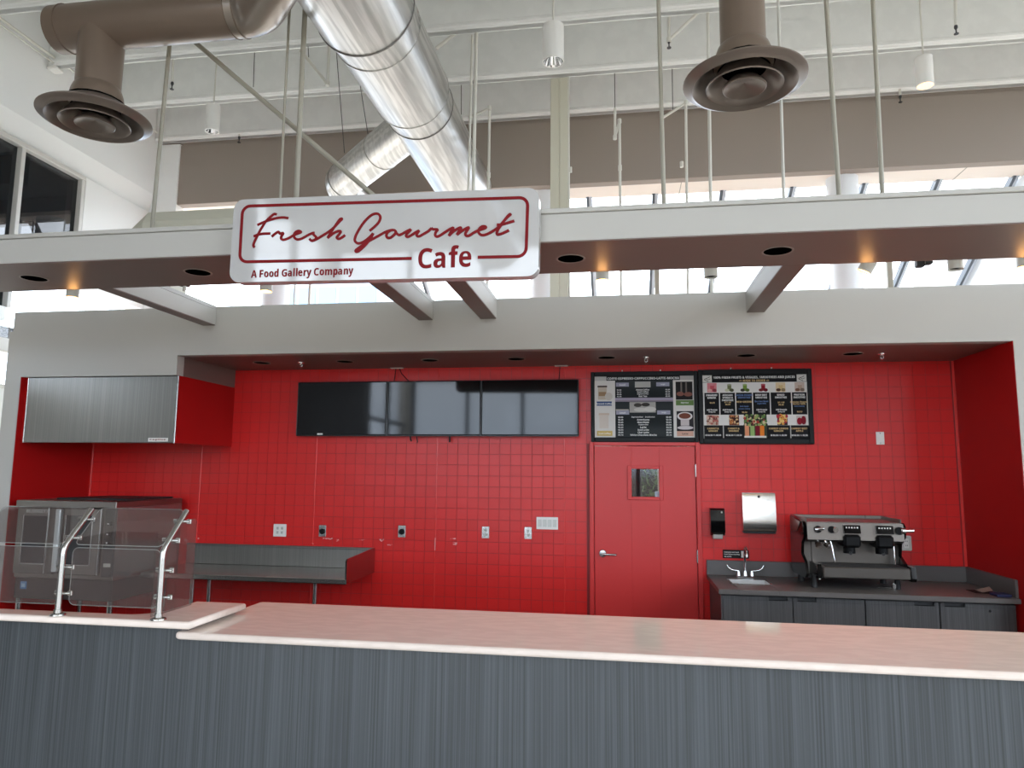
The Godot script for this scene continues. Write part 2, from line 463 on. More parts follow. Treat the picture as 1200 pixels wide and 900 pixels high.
	# pale buildings across the street behind the glazing
	var fb: Node3D = thing("building", "pale glass building outside beyond the sloped glazing at left", "building", V(-13.2, 0, -34))
	part("wall", MB.new().box(V(-4, 0, -4), V(3.0, 17.0, 0)), mat(rgb(176, 198, 220), 0.6), fb)
	for i in 5:
		for j in 5: part("window", MB.new().box(V(-3.7 + i * 1.3, 1.2 + j * 3.1, 0), V(-2.6 + i * 1.3, 3.7 + j * 3.1, 0.06)), mat(rgb(120, 156, 190), 0.3), fb)

func kitchen_shell() -> void:
	var wf := MB.new()
	wf.prism(PackedVector2Array([P2(-1.36, 0), P2(-1.36, 3.18), P2(9.5, 3.18), P2(9.5, 0), P2(7.045, 0), P2(7.045, 2.75), P2(0.317, 2.75), P2(0.317, 2.575), P2(-1.235, 2.575), P2(-1.235, 0)]), V(0, 0, 0.86), Vector3.RIGHT, Vector3.UP, V(0, 0, 0.1))
	struct_("wall_front", wf, M.paint, "white painted front wall with the wide opening of the red kitchen alcove")
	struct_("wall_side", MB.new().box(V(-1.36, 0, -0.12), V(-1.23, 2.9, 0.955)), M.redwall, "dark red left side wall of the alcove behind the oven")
	struct_("wall_side", MB.new().box(V(-1.40, 0, -0.12), V(-1.362, 3.0, 0.955)), M.paint, "white outer cladding on the far left end of the kitchen box")
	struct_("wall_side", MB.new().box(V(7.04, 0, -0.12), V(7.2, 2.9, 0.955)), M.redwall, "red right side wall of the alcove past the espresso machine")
	struct_("ceiling", MB.new().box(V(0.31, 2.752, -0.12), V(7.1, 2.95, 0.955)), M.soffit, "alcove ceiling with shade put into its brown colour and recessed cans above the red wall")  # ceiling shade is in the brown colour
	struct_("ceiling", MB.new().box(V(-1.3, 2.577, -0.12), V(0.316, 2.95, 0.955)), M.soffit, "dropped soffit over the steel exhaust hood")  # takes the same underside colour with shade in it
	struct_("ceiling", MB.new().box(V(-1.36, 2.955, -0.12), V(9.4, 3.0, 0.86)), M.white, "white board added on top of the kitchen box to bounce light up to the joists")  # added reflector board, throws skylight up onto the joists
	# back wall: slab, board panels, tiles
	var wb: Node3D = thing("wall_back", "red wall of small square tile boards across the alcove", "", Vector3.ZERO, "", "structure")
	wb.remove_meta("category")
	part("wall_slab", MB.new().box(V(-1.3, 0, -0.13), V(3.93, 2.9, -0.006)).box(V(4.835, 0, -0.13), V(7.1, 2.9, -0.006)).box(V(3.93, 2.035, -0.13), V(4.835, 2.9, -0.006)), M.groove, wb)
	var W := 1.2192
	var T := W / 12.0
	var y0 := 0.0912
	var tm: ArrayMesh = MB.new().box(V(0.0014, 0.0014, -0.004), V(T - 0.0014, T - 0.0014, 0), 0.001).mesh()
	var mats := [M.red, M.red_b, M.red_c, M.red]
	for k in range(-2, 6):
		var xa := maxf(k * W, -1.235)
		var xb := minf((k + 1) * W, 7.043)
		if xb - xa < 0.05: continue
		var bk := MB.new()
		if k == 3: bk.box(V(xa, 0, -0.006), V(3.885, 2.76, -0.003)).box(V(3.885, 2.04, -0.006), V(xb, 2.76, -0.003))
		else: bk.box(V(maxf(xa, 4.88) if k == 4 else xa, 0, -0.006), V(xb, 2.76, -0.003))
		var pn := part("tile_board", bk, M.groove, wb)
		var field := MB.new()
		for j in range(0, 27):
			for i in 12:
				var x := k * W + i * T
				var y := y0 + j * T
				if x < -1.24 or x > 7.0 or y > 2.74: continue
				if y < 2.0 and x > 3.83 and x < 4.86: continue
				if (k == 1 or k == 2) and j >= 7 and j < 19:
					part("tile", tm, mats[rng.randi() % 4], pn, V(x, y, 0))
				else:
					field.box(V(x + 0.0014, y + 0.0014, -0.004), V(minf(x + T - 0.0014, 7.042), minf(y + T - 0.0014, 2.751), 0))
		part("tile_field", field, M.red, pn, Vector3.ZERO, "stuff")
	for x: float in [0.0, W, 2 * W, 3 * W, 5 * W]:
		part("seam_strip", MB.new().box(V(x - 0.0055, 0.0, -0.002), V(x + 0.0055, 2.75, 0.004), 0.003), M.bead, wb)
	part("corner_strip", MB.new().box(V(7.02, 0, -0.002), V(7.043, 2.75, 0.006), 0.003).box(V(-1.235, 0, -0.002), V(-1.215, 2.75, 0.006), 0.003), M.bead, wb)
	# door
	var d: Node3D = thing("door_1", "red flush door with a small square window and a lever handle", "", V(3.885, 0, 0), "", "structure")
	d.remove_meta("category")
	var dp := MB.new()
	var zf := 0.012
	dp.box(V(0.047, 0.01, -0.035), V(0.38, 2.0, zf), 0.002).box(V(0.63, 0.01, -0.035), V(0.948, 2.0, zf), 0.002).box(V(0.38, 1.80, -0.035), V(0.63, 2.0, zf)).box(V(0.38, 0.01, -0.035), V(0.63, 1.54, zf))
	part("door_panel", dp, M.reddoor, d)
	var fr := MB.new()
	fr.box(V(0, 0, -0.06), V(0.042, 2.045, 0.028), 0.004).box(V(0.953, 0, -0.06), V(0.995, 2.045, 0.028), 0.004).box(V(0.042, 2.004, -0.06), V(0.953, 2.045, 0.028), 0.004)
	part("door_frame", fr, M.reddoor, d)
	var lf := MB.new()
	lf.box(V(0.345, 1.515, zf), V(0.382, 1.825, zf + 0.014), 0.004).box(V(0.628, 1.515, zf), V(0.665, 1.825, zf + 0.014), 0.004).box(V(0.382, 1.515, zf), V(0.628, 1.545, zf + 0.014), 0.004).box(V(0.382, 1.795, zf), V(0.628, 1.825, zf + 0.014), 0.004)
	part("lite_frame", lf, M.reddoor, d)
	part("pane", MB.new().quad(V(0.37, 1.53, -0.01), V(0.64, 1.53, -0.01), V(0.64, 1.81, -0.01), V(0.37, 1.81, -0.01), V(0, 0, 1)), pane(rgb(60, 70, 65), 0.04, 0.01), d)
	var hd := part("door_handle", MB.new().lathe(V(0.118, 1.033, zf), V(0, 0, 1), [P2(0, 0.014), P2(0.03, 0.012), P2(0.036, 0)], 24).cyl(V(0.118, 1.033, zf), V(0.118, 1.033, zf + 0.055), 0.011).tube([V(0.115, 1.033, zf + 0.05), V(0.15, 1.031, zf + 0.055), V(0.232, 1.028, zf + 0.05), V(0.238, 1.028, zf + 0.03)], 0.0095), M.satin, d)
	hd.set_meta("label", "chrome lever handle")
	for y: float in [1.785, 1.03, 0.25]:
		part("hinge", MB.new().cyl(V(0.951, y - 0.055, zf + 0.008), V(0.951, y + 0.055, zf + 0.008), 0.007).box(V(0.944, y - 0.055, zf), V(0.951, y + 0.055, zf + 0.003)), M.satin, d)
	# added planter and shrub standing in for greenery mirrored in the door window
	var pl: Node3D = thing("shrub", "added leafy green shrub standing in for trees mirrored in the small door window", "plant", V(4.62, 0, -2.2))
	part("planter", MB.new().box(V(-0.7, 0, -0.2), V(0.5, 1.45, 0.2), 0.02), mat(rgb(120, 112, 104), 0.7), pl)
	var lv := MB.new()
	rng.seed = 77
	for i in 2600:
		var c := V(rng.randf_range(-0.6, 0.5), rng.randf_range(1.42, 2.5), rng.randf_range(-0.25, 0.35))
		var a := Basis.from_euler(V(rng.randf() * 3, rng.randf() * 6, rng.randf() * 3))
		var s := rng.randf_range(0.03, 0.065)
		lv.quad(c + a * V(-s, 0, 0), c + a * V(0, -s * 0.4, 0), c + a * V(s, 0, 0), c + a * V(0, s * 0.4, 0), a.z)
	part("core", MB.new().lathe(V(-0.05, 1.4, -0.1), Vector3.UP, [P2(0, 0), P2(0.2, 0.1), P2(0.24, 0.5), P2(0.18, 0.9), P2(0, 1.05)], 12), mat(rgb(22, 34, 18), 0.9), pl)
	part("foliage", lv, mat(rgb(74, 112, 52), 0.5), pl, Vector3.ZERO, "stuff")
	one("post", MB.new().box(V(-0.06, 0, -0.05), V(0.07, 2.9, 0.05), 0.005), M.black, "added black post standing in for the dark left half of the door window reflection", "post", V(4.30, 0, -0.6))  # added, makes the dark half of the mirrored view
	one("cabinet", MB.new().box(V(-0.2, 0, -0.15), V(0.25, 1.55, 0.15), 0.01), mat(rgb(140, 165, 190), 0.3), "added pale blue box standing in for a shape mirrored low in the door window", "cabinet", V(4.75, 0, -1.75))  # added, takes the place of a pale reflection in the glass

func slab(poly: PackedVector2Array, y0: float, y1: float, r: float, seg := 4) -> MB:
	# plan outline (x, z) with a rounded edge all round
	var b := MB.new()
	var n := poly.size()
	var cw := Geometry2D.is_polygon_clockwise(poly)
	var off: Array = []
	for i in n:
		var e0 := (poly[i] - poly[(i + n - 1) % n]).normalized()
		var e1 := (poly[(i + 1) % n] - poly[i]).normalized()
		var a := P2(-e0.y, e0.x) if cw else P2(e0.y, -e0.x)
		var c := P2(-e1.y, e1.x) if cw else P2(e1.y, -e1.x)
		var m := (a + c).normalized()
		off.append([m / maxf(0.35, m.dot(a)), m])
	var rings: Array = []
	for s in 2 * (seg + 1):
		var j := s if s <= seg else s - 1
		var ang := -PI / 2 + PI * j / (2.0 * seg)
		var yy := (y0 + r if s <= seg else y1 - r) + sin(ang) * r
		rings.append([yy, r * (1 - cos(ang)), ang])
	for s in rings.size() - 1:
		for i in n:
			var k := (i + 1) % n
			var pt: Array = []
			for w in [[s, i], [s, k], [s + 1, k], [s + 1, i]]:
				var R: Array = rings[w[0]]
				var q: Vector2 = poly[w[1]] - off[w[1]][0] * R[1]
				var m: Vector2 = off[w[1]][1]
				pt.append([V(q.x, R[0], q.y), V(m.x * cos(R[2]), sin(R[2]), m.y * cos(R[2]))])
			b.tri(pt[0][0], pt[1][0], pt[2][0], pt[0][1], pt[1][1], pt[2][1])
			b.tri(pt[0][0], pt[2][0], pt[3][0], pt[0][1], pt[2][1], pt[3][1])
	var cap := PackedVector2Array()
	for i in n: cap.append(poly[i] - off[i][0] * r)
	var ix := Geometry2D.triangulate_polygon(cap)
	for i in range(0, ix.size(), 3):
		for y: float in [y0, y1]:
			var nn := V(0, 1 if y == y1 else -1, 0)
			b.tri(V(cap[ix[i]].x, y, cap[ix[i]].y), V(cap[ix[i + 1]].x, y, cap[ix[i + 1]].y), V(cap[ix[i + 2]].x, y, cap[ix[i + 2]].y), nn, nn, nn)
	return b

func counter() -> void:
	var base: Node3D = thing("counter_base", "grey striped laminate front of the long service counter", "counter", V(0, 0, 0))
	part("front_panel", MB.new().box(V(-1.2, 0, 3.38), V(2.16, 1.012, 3.44)).box(V(2.16, 0, 3.38), V(8.2, 0.965, 3.44)), M.laminate, base)
	part("carcass", MB.new().box(V(2.16, 0, 2.76), V(8.2, 0.965, 3.38)).box(V(1.95, 0, 3.02), V(2.16, 1.012, 3.38)), M.dark, base)
	var rp := rrect(2.12, 2.68, 8.2, 3.49, 0.03, 4)
	one("countertop", slab(rp, 0.966, 1.0, 0.014), M.quartz, "long pinkish white polished countertop with a rounded white front edge", "countertop")
	var p := PackedVector2Array([P2(-1.2, 3.49), P2(2.198, 3.49), P2(2.198, 2.985), P2(1.91, 2.985), P2(1.91, 3.24)])
	for i in 7:
		var a := i / 6.0 * PI / 2
		p.append(P2(1.91 - 0.13 + 0.13 * cos(a), 3.24 + 0.125 * sin(a)))
	p.append(P2(-1.2, 3.367))
	one("countertop", slab(p, 1.012, 1.047, 0.012), M.quartz, "raised narrow countertop ledge carrying the glass sneeze guard", "countertop")
	# sneeze guard
	var s: Node3D = thing("sneeze_guard", "tinted glass sneeze guard on bent steel posts at the left counter end", "sneeze guard", V(0, 1.047, 0))
	var xs := [1.485, 2.018, 0.92]
	for i in 3:
		var x: float = xs[i]
		var pts: Array = [V(x, 0, 3.46), V(x, 0.15, 3.46), V(x, 0.28, 3.46), V(x, 0.305, 3.458), V(x, 0.33, 3.447), V(x, 0.352, 3.43), V(x, 0.4, 3.385), V(x, 0.497, 3.29)]
		var po := part("post", MB.new().tube(pts, 0.0145, 14), M.satin, s)
		part("flange", MB.new().lathe(V(x, 0, 3.46), Vector3.UP, [P2(0, 0.012), P2(0.017, 0.012), P2(0.034, 0.006), P2(0.036, 0)], 20).cyl(V(x, 0, 3.46), V(x, 0.028, 3.46), 0.019), M.satin, po)
		for q in [[0.1, 3.446], [0.225, 3.446], [0.362, 3.412], [0.447, 3.33]]:
			for sd: float in [-1.0, 1.0]:
				if i == 2 and sd < 0: continue
				part("clamp", MB.new().cyl(V(x, q[0], q[1]), V(x + sd * 0.042, q[0], q[1] - 0.006), 0.0065).box(V(x + sd * 0.036 - 0.012, q[0] - 0.012, q[1] - 0.018), V(x + sd * 0.036 + 0.012, q[0] + 0.012, q[1] - 0.006), 0.003), M.satin, po)
	for r in [[0.95, 1.455], [1.515, 1.99]]:
		var lp := MB.new()
		lp.prism(rrect(r[0], 0.045, r[1], 0.318, 0.03, 5), V(0, 0, 3.436), Vector3.RIGHT, Vector3.UP, V(0, 0, -0.008))
		var lo := part("glass_pane", lp, M.glass, s)
		var ed: Array = []
		for q in rrect(r[0], 0.045, r[1], 0.318, 0.03, 5): ed.append(V(q.x, q.y, 3.432))
		ed.append(ed[0])
		part("pane_edge", MB.new().tube(ed, 0.0018, 6), M.glassedge, lo)
		var up := MB.new()
		up.prism(rrect(r[0], 0, r[1], 0.235, 0.03, 5), V(0, 0.335, 3.43), Vector3.RIGHT, V(0, 0.72, -0.69).normalized(), V(0, -0.69, -0.72).normalized() * 0.008)
		var hi := part("glass_pane", up, M.glass, s)
		ed = []
		for q in rrect(r[0], 0, r[1], 0.235, 0.03, 5): ed.append(V(q.x, 0.335, 3.43) + V(0, 0.722, -0.692) * q.y + V(0, -0.0028, -0.0029))
		ed.append(ed[0])
		part("pane_edge", MB.new().tube(ed, 0.0018, 6), M.glassedge, hi)
	var ep := MB.new()
	ep.prism(PackedVector2Array([P2(3.42, 0), P2(3.1, 0), P2(3.1, 0.43), P2(3.115, 0.445), P2(3.24, 0.445), P2(3.42, 0.3)]), V(1.948, 0.002, 0), V(0, 0, 1), Vector3.UP, V(0.008, 0, 0))
	part("end_glass", ep, M.glass, s)

func overhead() -> void:
	var f: Node3D = thing("canopy_frame", "white overhead beam with four short cross beams and shade painted brown on their undersides", "canopy beam", V(0, 3.01, 0))
	part("front_beam", MB.new().box(V(-1.78, 0.006, 2.24), V(11, 0.16, 2.86)).box(V(-1.78, 0.163, 2.23), V(11, 0.19, 2.872), 0.003), M.paint, f)
	part("soffit_shade_board", MB.new().box(V(-1.78, 0, 2.245), V(11, 0.006, 2.855)), M.soffit, f)  # added sheet, underside shade painted in as brown
	for q in [[0.545, 0.662], [2.51, 2.632], [3.036, 3.172], [5.157, 5.295]]:
		var c := part("cross_beam", MB.new().box(V(q[0], 0.006, 0.962), V(q[1], 0.138, 2.24)).box(V(q[0], 0.141, 0.962), V(q[1], 0.172, 2.24)), M.paint, f)
		part("soffit_shade_board", MB.new().box(V(q[0] + 0.002, 0, 0.964), V(q[1] - 0.002, 0.006, 2.24)), M.soffit, c)
	# recessed cans in the beam and in the alcove ceiling
	var can := func(at: Vector3, r: float, label: String, grp: String) -> void:
		var o: Node3D = thing("recessed_light", label, "downlight", at, grp)
		part("trim_ring", MB.new().lathe(Vector3.ZERO, Vector3.UP, [P2(r, -0.001), P2(r + 0.009, -0.001), P2(r + 0.008, -0.004), P2(r, -0.004), P2(r - 0.003, -0.001)], 32), M.ring, o)
		part("recess_shade", MB.new().lathe(Vector3.ZERO, Vector3.UP, [P2(r - 0.002, -0.002), P2(0, -0.0012)], 32), M.void, o)  # flat black disc, the dark of the recess is only colour
	var bl := ["round recessed light at the far left of the overhead beam", "round recessed light just left of the white sign", "round recessed light just right of the white sign", "round recessed light right of centre beside the right cross beam"]
	var bx := [0.317, 1.506, 3.899, 5.069]
	for i in 4: can.call(V(bx[i], 3.01, 2.55), 0.078, bl[i], "recessed lights in the beam")
	var al := ["leftmost recessed light in the alcove ceiling near the hood", "recessed light in the alcove ceiling above the left screen", "recessed light in the alcove ceiling above the joint of left and middle screens", "recessed light in the alcove ceiling above the right screen", "recessed light in the alcove ceiling above the coffee menu", "recessed light in the alcove ceiling above the smoothie menu", "rightmost recessed light in the alcove ceiling"]
	var ax := [0.852, 1.67, 2.476, 3.264, 4.06, 5.227, 6.077]
	for i in 7: can.call(V(ax[i], 2.752, 0.47), 0.075, al[i], "recessed lights in the alcove ceiling")
	# small spot heads on the rear face of the beam
	var heads := [[0.269, 1, "small lit spot head under the far left of the beam"], [1.766, 1, "small lit spot head peeping out under the sign"], [4.073, 1, "small lit spot head right of the sign"], [4.748, 0, "small dark spot head left of the right cross beam"], [5.671, 2, "small lit spot head tilted left beyond the right cross beam"], [6.163, 0, "rounded white spot head at the right of the beam"], [6.54, 1, "lit spot head at the right picture edge"]]
	for h in heads:
		var o: Node3D = thing("spotlight", h[2], "spotlight", V(h[0], 3.016, 2.155), "spot heads behind the beam")
		var tilt := V(0.2, 0, -0.5) if h[1] == 2 else Vector3.ZERO
		part("can", MB.new().lathe(Vector3.ZERO, Vector3.UP, [P2(0.034, -0.03), P2(0.042, -0.04), P2(0.042, 0.03), P2(0.03, 0.055), P2(0, 0.06)], 24), M.plate2, o).rotation = tilt
		part("stem", MB.new().cyl(V(0, 0.05, 0), V(0, 0.085, 0), 0.008).box(V(-0.012, 0.085, -0.01), V(0.012, 0.155, 0.10)), M.plate2, o)
		if h[1] > 0:
			part("bulb_face", MB.new().lathe(Vector3.ZERO, Vector3.UP, [P2(0, -0.034), P2(0.035, -0.032)], 24), glow(Color(1.0, 0.84, 0.58), 3.5), o).rotation = tilt
			var l := SpotLight3D.new()
			l.name = "spotlight_lamp"; l.position = V(0, -0.04, 0); l.rotation = V(-PI / 2, 0, 0)
			l.light_color = Color(1.0, 0.82, 0.58); l.light_energy = 0.6; l.spot_angle = 50; l.spot_range = 20; l.spot_attenuation = 2.0; l.light_size = 0.03; l.shadow_enabled = true
			o.add_child(l)
			var gl := OmniLight3D.new()
			gl.name = "bulb_glow"; gl.position = V(0, -0.05, 0); gl.light_color = Color(1.0, 0.72, 0.42); gl.light_energy = 0.026; gl.omni_range = 20; gl.omni_attenuation = 2.0; gl.light_size = 0.03; gl.shadow_enabled = true
			o.add_child(gl)
		else:
			part("lens", MB.new().lathe(Vector3.ZERO, Vector3.UP, [P2(0, -0.026), P2(0.016, -0.026), P2(0.018, -0.032), P2(0.035, -0.03)], 24), M.black, o)
	var bk: Node3D = thing("spot_bracket", "black double spot bracket without lamps right of the tilted spot", "bracket", V(5.992, 3.02, 2.15))
	part("arm", MB.new().box(V(-0.045, -0.02, -0.025), V(0.0, 0.03, 0.02), 0.005).box(V(0.008, -0.005, -0.025), V(0.045, 0.04, 0.02), 0.005), M.dark, bk)
	part("stem", MB.new().cyl(V(0, 0.0, 0), V(0, 0.07, 0), 0.008).box(V(-0.01, 0.06, -0.01), V(0.01, 0.15, 0.09)), M.plate2, bk)
	var gm: Node3D = thing("gimbal_mount", "bare round gimbal mount with a white socket behind the left beam", "bracket", V(1.143, 3.02, 2.15))
	part("disc", MB.new().lathe(Vector3.ZERO, Vector3.UP, [P2(0, 0.03), P2(0.04, 0.03), P2(0.04, 0.018), P2(0, 0.014)], 24), M.dark, gm)
	part("socket", MB.new().cyl(V(0.005, -0.02, 0), V(0.005, 0.016, 0), 0.012), M.plate2, gm)
	part("stem", MB.new().box(V(-0.05, 0.028, -0.01), V(-0.03, 0.15, 0.09)), M.plate2, gm)
	# cylinder downlights hung from the ceiling
	var cyls := [[3.63, 5.60, 0.9, 0.093, 0.33, 0, "large white cylinder downlight above the square post"], [7.022, 5.66, -0.15, 0.075, 0.28, 1, "lit white cylinder downlight hanging at the right"], [-0.213, 5.718, -0.15, 0.073, 0.30, 0, "small white cylinder downlight hanging near the left diffuser"]]
	for c in cyls:
		var o: Node3D = thing("cylinder_light", c[6], "ceiling light", V(c[0], c[1], c[2]), "cylinder downlights under the joists")
		var r: float = c[3]
		var h: float = c[4]
		part("housing", MB.new().lathe(Vector3.ZERO, Vector3.UP, [P2(r - 0.008, -h + 0.1), P2(r - 0.008, -h), P2(r, -h), P2(r, 0), P2(0, 0)], 32), M.plate, o)
		part("reflector", MB.new().lathe(Vector3.ZERO, Vector3.UP, [P2(r - 0.009, -h + 0.003), P2(r * 0.55, -h + 0.1), P2(0, -h + 0.1)], 32), M.lamp if c[5] else M.chrome, o)
		part("stem", MB.new().cyl(Vector3.ZERO, V(0, 6.83 - c[1], 0), 0.008), M.pipe, o)
		if c[5]:
			var l := SpotLight3D.new()
			l.name = "cylinder_light_lamp"; l.position = V(0, -h - 0.01, 0); l.rotation = V(-PI / 2, 0, 0)
			l.light_color = Color(1.0, 0.82, 0.6); l.light_energy = 2.0; l.spot_angle = 40; l.spot_range = 20; l.spot_attenuation = 2.0; l.light_size = 0.06; l.shadow_enabled = true
			o.add_child(l)

func sign_board() -> void:
	var s: Node3D = thing("sign", "glossy white Fresh Gourmet Cafe sign on the front of the overhead beam", "sign", V(2.863, 3.055, 2.875))
	s.rotation.z = 0.0
	var o := PackedVector2Array()
	# the board hangs a hair out of level, as in the photograph
	for q in rrect(-0.894, -0.247, 0.894, 0.247, 0.062, 8): o.append(q)
	var bd := MB.new()
	bd.prism(o, Vector3.ZERO, V(1, -0.0125, 0).normalized(), V(0.004, 1, 0).normalized(), V(0, 0, 0.075))
	part("board", bd, M.sign, s)
	var z := 0.075
	var d := 0.003
	var sk: Array = [
		[P2(-0.623, 0.156), P2(-0.640, 0.159), P2(-0.659, 0.144), P2(-0.686, 0.120), P2(-0.707, 0.088), P2(-0.725, 0.056), P2(-0.740, 0.023), P2(-0.753, -0.004), P2(-0.757, -0.023), P2(-0.748, -0.034)],
		[P2(-0.739, 0.098), P2(-0.703, 0.113), P2(-0.658, 0.127), P2(-0.613, 0.135), P2(-0.579, 0.136), P2(-0.550, 0.130)],
		[P2(-0.758, 0.031), P2(-0.733, 0.040), P2(-0.699, 0.045), P2(-0.656, 0.044)],
		[P2(-0.647, 0.025), P2(-0.625, 0.043), P2(-0.606, 0.052), P2(-0.598, 0.041), P2(-0.577, 0.043), P2(-0.588, 0.022), P2(-0.587, 0.009), P2(-0.572, 0.003), P2(-0.544, 0.011), P2(-0.514, 0.027), P2(-0.487, 0.037), P2(-0.469, 0.044), P2(-0.482, 0.052), P2(-0.500, 0.047), P2(-0.511, 0.031), P2(-0.506, 0.012), P2(-0.487, 0.001), P2(-0.460, 0.007), P2(-0.428, 0.024), P2(-0.400, 0.035), P2(-0.387, 0.036)],
		[P2(-0.389, 0.037), P2(-0.396, 0.030), P2(-0.385, 0.019), P2(-0.375, 0.007), P2(-0.385, -0.006), P2(-0.403, -0.010), P2(-0.417, 0.003)],
		[P2(-0.403, -0.010), P2(-0.376, -0.003), P2(-0.344, 0.015), P2(-0.306, 0.037), P2(-0.272, 0.063), P2(-0.243, 0.094), P2(-0.226, 0.111), P2(-0.240, 0.108), P2(-0.259, 0.081), P2(-0.282, 0.047), P2(-0.308, 0.002)],
		[P2(-0.308, 0.002), P2(-0.278, 0.026), P2(-0.246, 0.040), P2(-0.231, 0.036), P2(-0.242, 0.018), P2(-0.253, 0.003), P2(-0.241, -0.006), P2(-0.222, 0.002), P2(-0.204, 0.015)],
		[P2(-0.061, 0.033), P2(-0.034, 0.055), P2(-0.009, 0.081), P2(0.000, 0.108), P2(-0.009, 0.126), P2(-0.027, 0.132), P2(-0.054, 0.124), P2(-0.088, 0.094), P2(-0.116, 0.056), P2(-0.138, 0.016), P2(-0.146, -0.011), P2(-0.141, -0.027), P2(-0.124, -0.037), P2(-0.099, -0.031), P2(-0.072, -0.014), P2(-0.050, 0.006), P2(-0.039, 0.019)],
		[P2(-0.039, 0.019), P2(-0.052, -0.010), P2(-0.076, -0.041), P2(-0.100, -0.065), P2(-0.122, -0.082), P2(-0.136, -0.084), P2(-0.137, -0.075), P2(-0.116, -0.060), P2(-0.081, -0.036), P2(-0.045, -0.017), P2(-0.004, 0.004), P2(0.031, 0.022), P2(0.061, 0.031), P2(0.081, 0.032)],
		[P2(0.072, 0.032), P2(0.059, 0.029), P2(0.043, 0.017), P2(0.038, 0.002), P2(0.046, -0.012), P2(0.064, -0.011), P2(0.086, 0.007), P2(0.093, 0.022), P2(0.081, 0.032)],
		[P2(0.091, 0.020), P2(0.109, 0.002), P2(0.127, 0.006), P2(0.149, 0.018), P2(0.178, 0.030), P2(0.163, 0.012), P2(0.152, -0.003), P2(0.161, -0.012), P2(0.181, -0.004), P2(0.203, 0.010), P2(0.226, 0.021), P2(0.215, 0.005), P2(0.215, -0.008), P2(0.229, -0.011), P2(0.253, 0.002), P2(0.279, 0.016), P2(0.297, 0.033)],
		[P2(0.296, 0.035), P2(0.305, 0.026), P2(0.332, 0.023), P2(0.322, 0.008), P2(0.319, -0.009), P2(0.330, -0.017), P2(0.352, -0.008), P2(0.380, 0.010), P2(0.409, 0.026), P2(0.421, 0.028), P2(0.409, 0.009), P2(0.396, -0.016)],
		[P2(0.396, -0.016), P2(0.424, 0.010), P2(0.452, 0.026), P2(0.464, 0.027), P2(0.453, 0.009), P2(0.441, -0.012)],
		[P2(0.441, -0.012), P2(0.467, 0.007), P2(0.496, 0.024), P2(0.508, 0.026), P2(0.498, 0.010), P2(0.489, -0.007), P2(0.494, -0.019), P2(0.511, -0.019), P2(0.539, -0.002), P2(0.567, 0.009), P2(0.596, 0.018), P2(0.603, 0.026), P2(0.588, 0.030), P2(0.572, 0.023), P2(0.562, 0.007), P2(0.565, -0.008), P2(0.582, -0.020), P2(0.606, -0.017), P2(0.634, -0.004), P2(0.662, 0.012)],
		[P2(0.662, 0.012), P2(0.690, 0.040), P2(0.718, 0.072), P2(0.739, 0.090), P2(0.730, 0.088), P2(0.709, 0.063), P2(0.681, 0.023), P2(0.665, -0.005), P2(0.667, -0.020), P2(0.686, -0.018), P2(0.709, -0.009), P2(0.731, 0.002)],
		[P2(0.664, 0.035), P2(0.690, 0.035), P2(0.723, 0.043), P2(0.760, 0.053)],
	]
	var sc := MB.new()
	for k in sk.size(): sc.stroke(sk[k], 0.0142, z, d + k * 0.0002)
	part("script_lettering", sc, M.vinyl, s)
	# the red border line, open where the word sits in it
	var pl: Array = [P2(0.56, -0.143)]
	for c in [[0.779, -0.100, -1], [0.785, 0.136, 0], [-0.79, 0.168, 1], [-0.79, -0.071, 2]]:
		for i in 7:
			var a: float = (c[2] + i / 6.0) * PI / 2
			pl.append(P2(c[0] + cos(a) * 0.047, c[1] + sin(a) * 0.047))
	pl.append(P2(0.188, -0.135))
	var st := PackedVector2Array(pl)
	var bo := MB.new()
	for poly in Geometry2D.offset_polyline(st, 0.0085, Geometry2D.JOIN_ROUND, Geometry2D.END_BUTT):
		if not Geometry2D.is_polygon_clockwise(poly): bo.prism(poly, V(0, 0, z), Vector3.RIGHT, Vector3.UP, V(0, 0, d))
	part("border_line", bo, M.vinyl, s)
	var ca := MB.new()
	text(ca, "Cafe", 0.226, -0.195, 0.298, 0.125, z, -1, true, "Droid Sans", d)
	part("block_lettering", ca, M.vinyl, s)
	var co := MB.new()
	text(co, "A Food Gallery Company", -0.760, -0.228, 0.612, 0.062, z, -1, true, "Droid Sans", d)
	part("small_lettering", co, M.vinyl, s)

